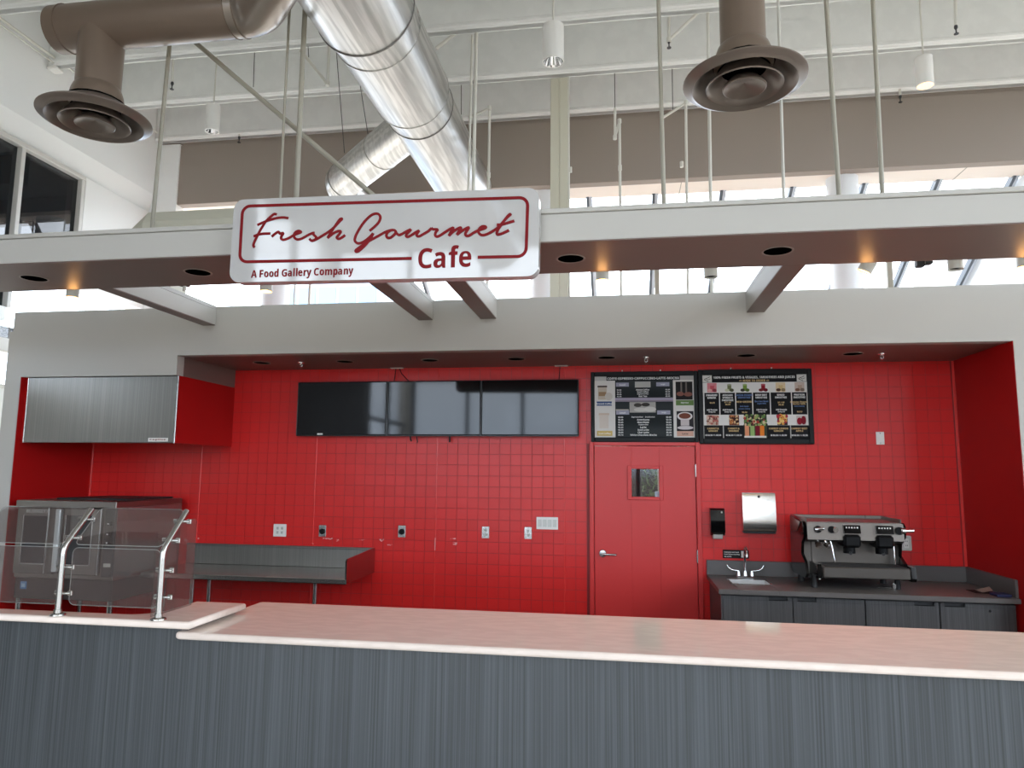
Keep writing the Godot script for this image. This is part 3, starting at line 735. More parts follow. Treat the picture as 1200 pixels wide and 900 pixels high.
func ducts() -> void:
	var seamring := func(o: Vector3, d: Vector3, r: float, w := 0.01) -> MB:
		return MB.new().lathe(o, d, [P2(r - 0.004, -w), P2(r + 0.006, -w * 0.6), P2(r + 0.006, w * 0.6), P2(r - 0.004, w)], 40)
	var b: Node3D = thing("air_duct", "large silver round duct running away over the counter with a side branch", "duct", V(2.39, 5.05, 0))
	part("trunk", MB.new().lathe(V(0, 0, -1.28), V(0, 0, 1), [P2(0, 0), P2(0.27, 0), P2(0.30, 0.04), P2(0.313, 0.09), P2(0.313, 2.1), P2(0.335, 2.25), P2(0.342, 3.2), P2(0.366, 3.4), P2(0.37, 10.5), P2(0, 10.5)], 48), M.duct, b)
	for z: float in [2.12, 1.88, 0.97, 0.72, -1.1]: part("joint_ring", seamring.call(V(0, 0, z), V(0, 0, 1), 0.368 if z > 2.0 else 0.342 if z > 1.5 else 0.334 if z > 0.9 else 0.313, 0.006), M.duct if z != 2.12 and z != 0.72 else M.ductseam, b)
	var q := Vector3(-0.707, 0, -0.707)
	var s0 := V(0, 0, 0.55)
	var s1 := s0 + q * 1.85
	part("branch", MB.new().cyl(s0, s1, 0.2, -1, 36), M.duct, b)
	part("joint_ring", seamring.call(s0 + q * 0.9, q, 0.2, 0.006), M.duct, b)
	var el: Array = []
	for i in 7:
		var a := deg_to_rad(45.0) * i / 6.0
		var u := PI / 4 - a
		el.append(s1 + V(-(cos(u) - cos(PI / 4)) * 0.3, 0, -(sin(PI / 4) - sin(u)) * 0.3))
	el.append(V(el[6].x, 0, -1.44))
	part("elbow", MB.new().tube(el, 0.2, 32), M.duct, b)
	part("joint_ring", seamring.call(s1, q, 0.2, 0.006), M.ductseam, b)
	# brown duct with its drop
	var br: Node3D = thing("air_duct", "brown painted round duct crossing the upper left corner", "duct", V(0.37, 4.75, 2.6))
	part("trunk", MB.new().cyl(Vector3.ZERO, V(1.37, 0, 0), 0.155, -1, 36), M.brown, br)
	for x: float in [0.085, 1.31, 1.37]: part("joint_ring", seamring.call(V(x, 0, 0), V(1, 0, 0), 0.155, 0.005), M.brown, br)
	var e2: Array = [V(1.31, 0, 0)]
	for i in 7:
		var a := deg_to_rad(45.0) * i / 6.0
		e2.append(V(1.37 + sin(a) * 0.25, 0, (1 - cos(a)) * 0.25))
	e2.append(e2[7] + V(0.5, 0, 0.5))
	part("elbow", MB.new().tube(e2, 0.156, 32), mat(rgb(158, 147, 136), 0.28, 0.7), br)
	part("drop", MB.new().cyl(V(0.345, 0, 0), V(0.345, -0.47, 0), 0.142, 0.138, 36), M.brown, br)
	var br2: Node3D = thing("air_duct", "brown duct drop at the top right above the right diffuser", "duct", V(4.93, 4.72, 2.48))
	part("drop", MB.new().cyl(V(0, 0.12, 0), V(0, -0.5, 0), 0.132, -1, 36), M.brown, br2)
	part("trunk", MB.new().cyl(V(-0.16, 0.06, -0.03), V(0.9, 0.5, 0.9), 0.15, -1, 36), M.brown, br2)
	var diffuser := func(at: Vector3, R: float, label: String) -> void:
		var o: Node3D = thing("air_diffuser", label, "air vent", at, "round ceiling diffusers")
		var k := R / 0.36
		part("flange", MB.new().lathe(Vector3.ZERO, Vector3.UP, [P2(0.20 * k, 0.12), P2(0.225 * k, 0.10), P2(0.255 * k, 0.055), P2(0.285 * k, 0.02), P2(0.30 * k, 0.004), P2(0.306 * k, 0.0), P2(0.312 * k, 0.004), P2(0.335 * k, 0.02), P2(0.352 * k, 0.024), P2(0.36 * k, 0.03), P2(0.36 * k, 0.036), P2(0.345 * k, 0.045), P2(0.29 * k, 0.075), P2(0.22 * k, 0.115), P2(0.18 * k, 0.14), P2(0.158 * k, 0.17)], 56), M.diff, o)
		part("collar", MB.new().lathe(Vector3.ZERO, Vector3.UP, [P2(0.156 * k, 0.10), P2(0.175 * k, 0.13), P2(0.166 * k, 0.20), P2(0.152 * k, 0.24), P2(0.145 * k, 0.25)], 48), M.brown, o)
		part("ring", MB.new().lathe(Vector3.ZERO, Vector3.UP, [P2(0.13 * k, 0.10), P2(0.165 * k, 0.055), P2(0.20 * k, 0.014), P2(0.216 * k, -0.008), P2(0.222 * k, -0.01), P2(0.226 * k, -0.004), P2(0.206 * k, 0.024), P2(0.175 * k, 0.06), P2(0.138 * k, 0.105)], 48), M.diff, o)
		part("center_cone", MB.new().lathe(Vector3.ZERO, Vector3.UP, [P2(0, 0.022), P2(0.01 * k, 0.016), P2(0.07 * k, 0.008), P2(0.112 * k, -0.012), P2(0.122 * k, -0.018), P2(0.128 * k, -0.014), P2(0.128 * k, -0.008), P2(0.09 * k, 0.04), P2(0, 0.07)], 48), M.diff, o)
		part("stem_and_neck_shade", MB.new().cyl(V(0, 0.05, 0), V(0, 0.3, 0), 0.02).cyl(V(0, 0.14, 0), V(0, 0.15, 0), 0.185 * k).cyl(V(0, 0.13, 0), V(0, 0.14, 0), 0.17 * k), M.void, o)  # black plates round the stem paint in the shade inside the neck
	diffuser.call(V(0.715, 4.05, 2.6), 0.345, "round brown ceiling diffuser at the left under the brown duct")
	diffuser.call(V(4.93, 4.05, 2.48), 0.356, "round brown ceiling diffuser hanging at the right")
	# tan duct lying behind the beam at the left
	var td: Node3D = thing("air_duct", "tan duct with a slanted left end behind the beam left of the sign", "duct", V(0.28, 3.655, 1.5))
	var tp := PackedVector2Array()
	for i in 10: tp.append(P2(cos(i * TAU / 10 + 0.3) * 0.17, sin(i * TAU / 10 + 0.3) * 0.2))
	part("trunk", MB.new().prism(tp, V(0.13, 0, 0), V(0, 0, 1), Vector3.UP, V(1.9, 0, 0)), M.post, td)
	part("saddle", MB.new().box(V(0.27, -0.475, -0.1), V(0.37, -0.16, 0.1)), M.post, td)
	var cap := MB.new()
	for i in 10:
		var a := tp[i]
		var c := tp[(i + 1) % 10]
		cap.face(V(0.13, a.y, a.x), V(0.13, c.y, c.x), V(-0.06, c.y * 0.35, c.x * 0.35), V(-0.06, a.y * 0.35, a.x * 0.35), V(0.13, 0, 0))
	part("end_cap", cap, M.post, td)

func hangers() -> void:
	# tan conduits that carry the beam
	var rods := [
		[V(1.068, 6.0, 2.35), V(1.005, 3.2, 2.35), 0.014, "tan hanger rod left of the sign below the brown duct"],
		[V(1.962, 6.0, 2.40), V(1.965, 3.2, 2.40), 0.009, "thin grey hanger rod at the left end of the sign"],
		[V(2.055, 6.0, 2.36), V(2.079, 3.2, 2.40), 0.017, "thick tan hanger rod above the left part of the sign"],
		[V(4.423, 6.0, 2.50), V(4.449, 3.2, 2.50), 0.0125, "tan hanger rod just left of the right diffuser"],
		[V(5.385, 6.0, 2.50), V(5.428, 3.2, 2.50), 0.0135, "tan hanger rod first right of the right diffuser"],
		[V(5.677, 6.0, 2.50), V(5.656, 3.2, 2.50), 0.0125, "tan hanger rod second right of the right diffuser"]]
	for r in rods:
		one("hanger_rod", MB.new().cyl(r[0] - r[1], Vector3.ZERO, r[2], -1, 12), M.tan, r[3], "rod", r[1], "tan rods carrying the beam")
	one("brace", MB.new().cyl(V(0.85, 5.09, 2.3) - V(2.99, 3.2, 2.3), Vector3.ZERO, 0.0165, -1, 12), M.tan, "slanting tan brace running down from the brown duct to the sign", "rod", V(2.99, 3.2, 2.3))
	# white sprinkler pipes: each a drop, some with a side arm, an upright stub and a hanger wire
	var pipes := [
		[[V(2.415, 5.88, 0.3), V(2.818, 6.17, 0.3), V(2.812, 2.95, 0.3)], [], V(2.625, 6.03, 0.3), 0.017, "sprinkler pipe with a slanted arm right of the big silver duct"],
		[[V(2.755, 6.05, 0.2), V(2.733, 2.95, 0.2)], [], null, 0.012, "thin straight sprinkler pipe just right of the big silver duct"],
		[[V(2.545, 5.627, -0.62), V(2.780, 5.719, -0.62), V(2.781, 0.02, -0.62)], [], V(2.463, 5.67, -0.62), 0.015, "short sprinkler pipe with a bent top above the right half of the sign"],
		[[V(3.647, 6.0, -0.60), V(3.671, 0.02, -0.60)], [], null, 0.011, "thin sprinkler pipe hugging the right side of the tan post"],
		[[V(4.143, 5.62, -0.62), V(4.140, 5.293, -0.62), V(4.189, 5.472, -0.62), V(4.190, 0.02, -0.62)], [], V(4.143, 5.60, -0.62), 0.014, "sprinkler pipe with a small hooked top right of the tan post"],
		[[V(4.625, 5.47, -0.62), V(4.88, 5.622, -0.62), V(4.825, 0.02, -0.62)], [], V(4.745, 5.55, -0.62), 0.014, "sprinkler pipe with a slanted arm left of the right diffuser"],
		[[V(4.657, 5.988, 0.3), V(4.653, 5.766, 0.3), V(5.011, 6.10, 0.3), V(4.98, 2.95, 0.3)], [V(4.653, 5.766, 0.3)], V(4.94, 6.05, 0.3), 0.015, "sprinkler pipe with a long arm and a pendant head behind the right diffuser"],
		[[V(5.371, 6.0, 1.5), V(5.345, 3.18, 1.5)], [], null, 0.011, "pale straight sprinkler pipe at the right edge of the right diffuser"],
		[[V(1.305, 6.0, 0.3), V(1.303, 5.6, 0.3), V(1.0, 5.98, 0.3)], [], V(1.09, 5.9, 0.3), 0.015, "bent sprinkler arm left of the big silver duct"],
		[[V(7.13, 6.0, 0.3), V(7.115, 5.68, 0.3)], [V(7.115, 5.68, 0.3)], null, 0.014, "short sprinkler stub with a dark head at the upper right"],
		[[V(7.272, 6.02, -1.38), V(7.27, 5.945, -1.38)], [V(7.27, 5.945, -1.38)], null, 0.012, "tiny sprinkler head before the top of the taupe band at the right"],
		[[V(-0.417, 6.02, 0.3), V(-0.407, 5.76, 0.3)], [V(-0.407, 5.75, 0.3)], null, 0.013, "short sprinkler stub with a dark head beside the left hanger rod"],
		[[V(-0.63, 6.02, -1.38), V(-0.628, 5.99, -1.38)], [V(-0.628, 5.99, -1.38)], null, 0.012, "tiny sprinkler head before the top of the taupe band at the left"]]
	for p in pipes:
		var L: Array = p[0]
		var base: Vector3 = L[-1]
		var o: Node3D = thing("sprinkler_pipe", p[4], "pipe", base, "white sprinkler pipes")
		for i in L.size() - 1:
			part("pipe_run", MB.new().cyl(L[i] - base, L[i + 1] - base, p[3], -1, 12), M.pipe, o)
		for i in range(1, L.size() - 1): part("elbow", MB.new().lathe(L[i] - base - V(0, 0.03, 0), Vector3.UP, [P2(0, 0), P2(p[3] * 1.5, 0.008), P2(p[3] * 1.5, 0.052), P2(0, 0.06)], 12), M.pipe, o)
		for h in p[1]:
			part("head", MB.new().lathe(h - base, V(0, -1, 0), [P2(0, -0.01), P2(0.014, 0), P2(0.016, 0.02), P2(0.006, 0.04), P2(0.006, 0.07), P2(0.02, 0.075), P2(0.02, 0.08), P2(0, 0.08)], 12), M.dark, o)
		if p[2] != null:
			part("hanger_wire", MB.new().cyl(V(p[2].x, 6.02, p[2].z + 0.03) - base, p[2] - base, 0.004, -1, 8), M.dark, o)
		if base.y < 0.1:
			part("coupling", MB.new().cyl(V(0, 4.9, 0), V(0, 4.96, 0), p[3] * 1.35, -1, 12), M.pipe, o)
	var wires := [[V(1.376, 6.0, 0.3), V(1.30, 5.1, -0.2), "thin hanger wire down to the elbow of the silver branch duct"], [V(0.491, 6.2, 0.3), V(0.506, 5.626, 0.3), "thin hanger wire between the brown duct and the slanting brace"], [V(1.564, 6.0, 0.3), V(1.60, 5.2, -0.1), "thin hanger wire to the middle of the silver branch duct"]]
	for w in wires: one("hanger_wire", MB.new().cyl(w[0] - w[1], Vector3.ZERO, 0.004, -1, 8), M.dark, w[2], "wire", w[1])
	for q in [[0.045, 0.011, "thin white upright pipe under the left part of the sign"], [0.25, 0.018, "thicker white upright pipe under the left part of the sign"]]:
		one("upright_pipe", MB.new().cyl(Vector3.ZERO, V(0, 5.17, 0), q[1], -1, 12), M.pipe, q[2], "pipe", V(q[0], 0, -1.75))
	for q in [[4.61, "slim grey upright post seen under the beam left of the right cross beam"], [7.19, "slim grey upright post seen under the beam right of the round column"]]:
		one("upright_post", MB.new().box(V(-0.028, 0, -0.028), V(0.028, 4.6, 0.028), 0.004), M.tan, q[1], "post", V(q[0], 0, -1.76))
	# pipe along the left wall
	var lp: Node3D = thing("wall_pipe", "white pipe running along the upper left wall with a bracket", "pipe", V(-1.74, 6.02, 0))
	part("pipe_run", MB.new().cyl(V(0, 0.06, -1.3), V(0, 0.06, 6), 0.014, -1, 10).cyl(V(0.0, 0.0, 0.35), V(0, 0.0, 5), 0.008, -1, 8), M.pipe, lp)
	part("bracket", MB.new().box(V(-0.08, -0.06, 0.28), V(0.03, -0.02, 0.4), 0.01), M.plate, lp)

func kitchen_left() -> void:
	# exhaust hood
	var h: Node3D = thing("exhaust_hood", "brushed steel exhaust hood with dark red sides above the oven", "hood", V(-1.235, 1.98, 0))
	part("front_panel", MB.new().box(V(0.055, 0, 0.905), V(1.545, 0.592, 0.925), 0.004), M.steelv, h)
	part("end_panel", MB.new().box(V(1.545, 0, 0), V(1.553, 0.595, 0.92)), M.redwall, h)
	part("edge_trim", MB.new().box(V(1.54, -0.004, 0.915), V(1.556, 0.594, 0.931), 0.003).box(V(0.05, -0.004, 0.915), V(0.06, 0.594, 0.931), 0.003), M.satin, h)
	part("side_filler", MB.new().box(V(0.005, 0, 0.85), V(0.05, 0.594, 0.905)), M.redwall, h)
	part("inner_shell", MB.new().box(V(0.005, 0.1, 0.02), V(1.545, 0.59, 0.9)).box(V(0.05, 0.0, 0.87), V(1.545, 0.012, 0.905)), M.steelv, h)
	var st: Node3D = part("sticker", MB.new().box(V(1.3, 0.012, 0.925), V(1.49, 0.044, 0.927)), M.plate, h)
	var tx := MB.new()
	text(tx, "Captive", 1.315, 0.019, 0.155, 0.019, 0.927, -1, true, "Droid Sans", 0.001)
	part("lettering", tx, M.vinyl, st)
	# convection oven
	var o: Node3D = thing("oven", "steel double door convection oven on legs behind the sneeze guard", "oven", V(-1.10, 0, 0))
	var zf := 0.98
	var os := mat(rgb(132, 126, 120), 0.3, 0.95)
	part("body", MB.new().box(V(0, 0.80, 0.1), V(0.965, 1.41, zf), 0.006), os, o)
	part("side_panel", MB.new().box(V(0.966, 0.80, 0.08), V(0.972, 1.455, 0.99)), mat(rgb(150, 146, 142), 0.25, 0.85), o)
	part("top_cap", MB.new().box(V(-0.005, 1.413, 0.08), V(0.975, 1.47, 1.02), 0.006), os, o)
	part("top_vent", MB.new().box(V(0.2, 1.47, 0.12), V(0.9, 1.485, 0.8), 0.004), M.dark, o)
	var dw := mat(rgb(36, 35, 36), 0.12)
	for d in [[0.01, 0.40, 0.085, 0.32, "left"], [0.475, 0.83, 0.50, 0.75, "right"]]:
		var dr := part("oven_door", MB.new().box(V(d[0], 0.84, zf), V(d[1], 1.405, zf + 0.03), 0.006), os, o)
		part("window", MB.new().box(V(d[2], 0.93, zf + 0.03), V(d[3], 1.335 if d[4] == "left" else 1.345, zf + 0.033)), dw, dr)
		var fm := MB.new()
		fm.box(V(d[2] - 0.012, 0.92, zf + 0.03), V(d[2], 1.345, zf + 0.036), 0.002).box(V(d[3], 0.92, zf + 0.03), V(d[3] + 0.01, 1.345, zf + 0.036), 0.002).box(V(d[2], 0.918, zf + 0.03), V(d[3], 0.93, zf + 0.036), 0.002)
		part("window_frame", fm, M.satin, dr)
	part("door_edge", MB.new().cyl(V(0.335, 0.85, zf + 0.045), V(0.335, 1.405, zf + 0.045), 0.007).cyl(V(0.835, 0.85, zf + 0.035), V(0.835, 1.405, zf + 0.035), 0.006), M.satin, o)
	part("door_handle", MB.new().box(V(0.405, 0.86, zf + 0.01), V(0.455, 1.40, zf + 0.055), 0.008), mat(rgb(225, 228, 226), 0.3, 0.6), o)
	var cp := part("control_panel", MB.new().box(V(0.865, 0.83, zf), V(0.965, 1.405, zf + 0.025), 0.004), mat(rgb(64, 63, 62), 0.35, 0.3), o)
	for y: float in [1.283, 1.193, 1.12]:
		var big := y > 1.15
		part("knob", MB.new().lathe(V(0.928, y, zf + 0.025), V(0, 0, 1), [P2(0, 0.03), P2(0.016 if big else 0.01, 0.03), P2(0.02 if big else 0.012, 0.0)], 20), M.black, cp)
		part("pointer", MB.new().box(V(0.918, y - 0.008, zf + 0.055), V(0.938, y + 0.008, zf + 0.062), 0.002), M.chrome, cp)
	part("rating_plate", MB.new().box(V(0.885, 0.915, zf + 0.025), V(0.952, 0.945, zf + 0.027)), M.plate2, cp)
	var nmx := MB.new()
	text(nmx, "BLODGETT", 0.10, 1.362, 0.215, 0.026, zf + 0.03, -1, true, "Droid Sans", 0.002)
	part("lettering", nmx, M.plate2, o)
	part("lower_panel", MB.new().box(V(0.0, 0.62, 0.2), V(0.95, 0.80, zf - 0.02), 0.004), mat(rgb(70, 62, 60), 0.4, 0.5), o)
	var sk := part("energy_sticker", MB.new().box(V(0.06, 0.70, zf - 0.02), V(0.12, 0.765, zf - 0.017)), mat(rgb(60, 130, 190), 0.4), o)
	part("sticker_mark", MB.new().box(V(0.07, 0.715, zf - 0.017), V(0.11, 0.748, zf - 0.0155)).box(V(0.064, 0.757, zf - 0.017), V(0.116, 0.761, zf - 0.0155)), mat(rgb(170, 205, 230), 0.4), sk)
	for q in [[0.03, 0.93], [0.92, 0.93], [0.03, 0.2], [0.92, 0.2]]:
		part("leg", MB.new().cyl(V(q[0], 0, q[1]), V(q[0], 0.62, q[1]), 0.024, -1, 16), M.satin, o)
	# steel landing table
	var ts := mat(rgb(168, 163, 158), 0.2, 1.0)
	var t: Node3D = thing("steel_table", "long stainless steel table with raised back and right end against the red wall", "table", V(-0.08, 0, 0))
	part("table_top", MB.new().box(V(0, 0.822, 0.02), V(1.935, 0.835, 0.70), 0.003), ts, t)
	part("front_lip", MB.new().box(V(0, 0.79, 0.69), V(1.935, 0.837, 0.708), 0.008), M.satin, t)
	part("backsplash", MB.new().box(V(0, 0.835, 0.014), V(1.935, 1.01, 0.03), 0.003).box(V(0, 1.01, 0.009), V(1.935, 1.03, 0.03), 0.004), M.steelv, t)
	var es := MB.new()
	es.prism(PackedVector2Array([P2(0.014, 0.80), P2(0.705, 0.80), P2(0.708, 0.985), P2(0.69, 1.0), P2(0.014, 1.03)]), V(1.922, 0, 0), V(0, 0, 1), Vector3.UP, V(0.014, 0, 0))
	part("end_splash", es, ts, t)
	for q in [[0.46, 0.35], [1.5, 0.35], [0.46, 0.62]]:
		part("leg", MB.new().cyl(V(q[0], 0, q[1]), V(q[0], 0.822, q[1]), 0.02, -1, 16), M.satin, t)

func wall_items() -> void:
	# three screens
	var sl := ["left flat screen on the red wall with a small sticker on its lower edge", "middle flat screen on the red wall", "right flat screen on the red wall beside the menu boards"]
	for i in 3:
		var x0 := 1.045 + i * 0.9185
		var o: Node3D = thing("flat_screen", sl[i], "screen", V(x0, 2.085, 0.012), "flat screens in a row")
		var fr := MB.new()
		fr.box(V(0, 0, 0.045), V(0.912, 0.528, 0.085), 0.006)
		part("housing", fr, M.black, o)
		part("display", MB.new().box(V(0.01, 0.018, 0.085), V(0.902, 0.518, 0.0865)), M.screen, o)
		part("bezel_edge", MB.new().box(V(0, 0, 0.083), V(0.912, 0.006, 0.088), 0.002).box(V(0, 0, 0.083), V(0.003, 0.528, 0.088), 0.001).box(V(0.909, 0, 0.083), V(0.912, 0.528, 0.088), 0.001), mat(rgb(96, 96, 96), 0.25, 0.9), o)
		part("wall_mount", MB.new().box(V(0.25, 0.1, 0), V(0.66, 0.42, 0.05)), M.dark, o)
		if i == 0: part("sticker", MB.new().box(V(0.22, 0.012, 0.088), V(0.275, 0.026, 0.089)), M.plate, o)
		if i == 1:
			part("cable", MB.new().tube([V(0.22, 0.02, 0.04), V(0.225, -0.03, 0.04), V(0.235, -0.045, 0.045)], 0.007).box(V(0.60, -0.055, 0.03), V(0.615, 0.01, 0.045), 0.003).tube([V(0.28, 0.0, 0.03), V(0.29, -0.05, 0.03), V(0.285, -0.06, 0.03)], 0.005), M.black, o)
	var pl := ["white wire plate under the alcove ceiling above the left and middle screens", "white wire plate under the alcove ceiling above the right screen"]
	for i in 2:
		var o: Node3D = thing("wire_plate", pl[i], "wall plate", V([2.02, 3.625][i], 2.745, 0.0))
		part("plate", MB.new().box(V(-0.06, 0, 0), V(0.065, 0.012, 0.05), 0.004), M.plate, o)
		var cb := MB.new()
		cb.tube([V(-0.01, 0, 0.02), V(-0.015, -0.06, 0.02), V(-0.02, -0.13, 0.03)], 0.004, 8)
		if i == 0: cb.tube([V(0.03, 0, 0.02), V(0.05, -0.05, 0.02), V(0.10, -0.10, 0.02), V(0.13, -0.125, 0.03)], 0.004, 8)
		part("cord", cb, M.black, o)
	menu_coffee()
	menu_juice()
	# outlets and switches
	var outlet := func(b: MB, x: float, y: float) -> void:
		b.box(V(x - 0.012, y - 0.014, 0.006), V(x + 0.012, y + 0.014, 0.0085), 0.002)
	var q: Node3D = thing("outlet", "white double outlet plate above the steel table", "outlet", V(0.88, 1.171, 0.001))
	part("plate", MB.new().box(V(-0.067, -0.06, 0), V(0.067, 0.06, 0.006), 0.003), M.plate, q)
	for sx: float in [-0.023, 0.023]:
		for sy: float in [-0.02, 0.02]:
			var r := MB.new()
			outlet.call(r, sx, sy)
			var rc := part("receptacle", r, M.plate2, q)
			part("slots", MB.new().box(V(sx - 0.007, sy - 0.004, 0.0085), V(sx - 0.004, sy + 0.006, 0.0092)).box(V(sx + 0.004, sy - 0.004, 0.0085), V(sx + 0.007, sy + 0.006, 0.0092)).box(V(sx - 0.002, sy - 0.01, 0.0085), V(sx + 0.002, sy - 0.006, 0.0092)), M.dark, rc)
	var tw := ["round black twist outlet on a steel plate above the right end of the steel table", "round black twist outlet on a steel plate right of the steel table"]
	for i in 2:
		var o: Node3D = thing("outlet", tw[i], "outlet", V([1.317, 2.112][i], [1.175, 1.188][i], 0.001), "black twist outlets")
		part("plate", MB.new().box(V(-0.037, -0.056, 0), V(0.037, 0.056, 0.005), 0.003), M.satin, o)
		part("socket", MB.new().lathe(V(0, -0.004, 0.005), V(0, 0, 1), [P2(0, 0.008), P2(0.016, 0.008), P2(0.018, 0.012), P2(0.026, 0.012), P2(0.028, 0)], 24), M.black, o)
	var du := ["left of the two grey duplex outlets low on the tiled wall", "grey duplex outlet just below the four switches"]
	for i in 2:
		var o: Node3D = thing("outlet", du[i], "outlet", V([2.92, 3.32][i], [1.196, 1.199][i], 0.001), "grey duplex outlets")
		part("plate", MB.new().box(V(-0.035, -0.055, 0), V(0.035, 0.055, 0.005), 0.003), M.satin, o)
		for sy: float in [-0.02, 0.02]:
			var r := MB.new()
			r.cyl(V(0, sy, 0.005), V(0, sy, 0.0075), 0.016, -1, 16)
			var rc := part("receptacle", r, M.plate2, o)
			part("slots", MB.new().box(V(-0.007, sy - 0.004, 0.0075), V(-0.004, sy + 0.006, 0.0085)).box(V(0.004, sy - 0.004, 0.0075), V(0.007, sy + 0.006, 0.0085)), M.dark, rc)
	var sw: Node3D = thing("switch_plate", "wide white plate with four rocker switches left of the door", "light switch", V(3.497, 1.291, 0.001))
	part("plate", MB.new().box(V(-0.1, -0.056, 0), V(0.1, 0.056, 0.006), 0.003), M.plate, sw)
	for i in 4:
		var x := -0.069 + i * 0.046
		part("rocker", MB.new().box(V(x - 0.0165, -0.033, 0.006), V(x + 0.0165, 0.033, 0.009), 0.002), M.plate2, sw)
	var bp: Node3D = thing("wall_plate", "blank white wall plate high on the right of the red wall", "wall plate", V(6.408, 2.078, 0.001))
	part("plate", MB.new().box(V(-0.034, -0.056, 0), V(0.034, 0.056, 0.006), 0.003), M.plate, bp)
	part("screw", MB.new().cyl(V(0, 0.042, 0.006), V(0, 0.042, 0.008), 0.004).cyl(V(0, -0.042, 0.006), V(0, -0.042, 0.008), 0.004), M.satin, bp)
	var wp: Node3D = thing("outlet", "white outlet in a grey box right beside the espresso machine", "outlet", V(6.563, 1.186, 0.001))
	part("box", MB.new().box(V(-0.045, -0.063, 0), V(0.045, 0.063, 0.028), 0.008), M.plate2, wp)
	part("receptacle", MB.new().box(V(-0.018, -0.04, 0.028), V(0.018, 0.04, 0.032), 0.003), M.plate, wp)
	part("slots", MB.new().box(V(-0.008, 0.012, 0.032), V(-0.004, 0.024, 0.033)).box(V(0.004, 0.012, 0.032), V(0.008, 0.024, 0.033)).box(V(-0.008, -0.024, 0.032), V(-0.004, -0.012, 0.033)).box(V(0.004, -0.024, 0.032), V(0.008, -0.012, 0.033)), M.dark, wp)
	# soap dispenser, towel dispenser, hand wash notice
	var so: Node3D = thing("soap_dispenser", "black wall soap dispenser with a grey push bar right of the door", "dispenser", V(5.008, 1.19, 0.001))
	var sp := MB.new()
	sp.prism(PackedVector2Array([P2(0, 0.03), P2(0.06, 0.03), P2(0.1, 0.06), P2(0.105, 0.16), P2(0.085, 0.25), P2(0.06, 0.265), P2(0, 0.265)]), V(-0.061, 0, 0), V(0, 0, 1), Vector3.UP, V(0.122, 0, 0))
	part("cover", sp, M.gloss, so)
	part("push_bar", MB.new().prism(PackedVector2Array([P2(0, 0.002), P2(0.06, 0.0), P2(0.075, 0.012), P2(0.095, 0.04), P2(0, 0.04)]), V(-0.04, 0, 0.004), V(0, 0, 1), Vector3.UP, V(0.08, 0, 0)), M.plate2, so)
	part("indicator", MB.new().box(V(0.028, 0.225, 0.091), V(0.042, 0.24, 0.1), 0.001), M.plate2, so)
	var to: Node3D = thing("towel_dispenser", "shiny steel paper towel dispenser on the red wall above the sink", "dispenser", V(5.36, 1.245, 0.001))
	var tp := MB.new()
	var prof := [P2(0.085, 0.02), P2(0.10, 0.035), P2(0.103, 0.12), P2(0.100, 0.2), P2(0.094, 0.27), P2(0.088, 0.33), P2(0.075, 0.35)]
	for i in prof.size() - 1:
		var a: Vector2 = prof[i]
		var c: Vector2 = prof[i + 1]
		var n0: Vector2 = (c - prof[maxi(i - 1, 0)]).normalized()
		var n1: Vector2 = (prof[mini(i + 2, 6)] - a).normalized()
		var N0 := V(0, -n0.x, n0.y)
		var N1 := V(0, -n1.x, n1.y)
		tp.tri(V(-0.138, a.y, a.x), V(0.138, a.y, a.x), V(0.138, c.y, c.x), N0, N0, N1)
		tp.tri(V(-0.138, a.y, a.x), V(0.138, c.y, c.x), V(-0.138, c.y, c.x), N0, N1, N1)
	for sx: float in [-0.138, 0.138]:
		var pg := PackedVector2Array([P2(0, 0.02)])
		for k in prof: pg.append(k)
		pg.append(P2(0, 0.35))
		tp.prism(pg, V(sx - 0.0005, 0, 0), V(0, 0, 1), Vector3.UP, V(0.001, 0, 0))
	tp.box(V(-0.138, 0.345, 0), V(0.138, 0.35, 0.076))
	part("cover", tp, mat(rgb(226, 222, 214), 0.2, 1.0), to)
	part("tray", MB.new().box(V(-0.135, 0.0, 0.0), V(0.135, 0.02, 0.085), 0.006), M.dark, to)
	part("lock", MB.new().cyl(V(0, 0.318, 0.088), V(0, 0.318, 0.094), 0.011), M.dark, to)
	var no: Node3D = thing("notice", "small black hand washing notice with white lines behind the faucet", "notice", V(5.165, 1.057, 0.001))
	part("plate", MB.new().box(V(-0.111, -0.037, 0), V(0.111, 0.037, 0.004), 0.003), M.black, no)
	var tn := MB.new()
	text(tn, "Employees must wash", -0.098, 0.008, 0.125, 0.014, 0.004, -1, true, "Droid Sans", 0.001)
	text(tn, "hands before returning", -0.098, -0.010, 0.13, 0.013, 0.004, -1, true, "Droid Sans", 0.001)
	text(tn, "to work", -0.098, -0.027, 0.06, 0.012, 0.004, -1, true, "Droid Sans", 0.001)
	part("lettering", tn, M.plate, no)
	part("pictogram", MB.new().box(V(0.045, -0.028, 0.004), V(0.098, 0.028, 0.005), 0.001), M.plate2, no)
	# bare chips in the paint
	var cp := MB.new()
	rng.seed = 5
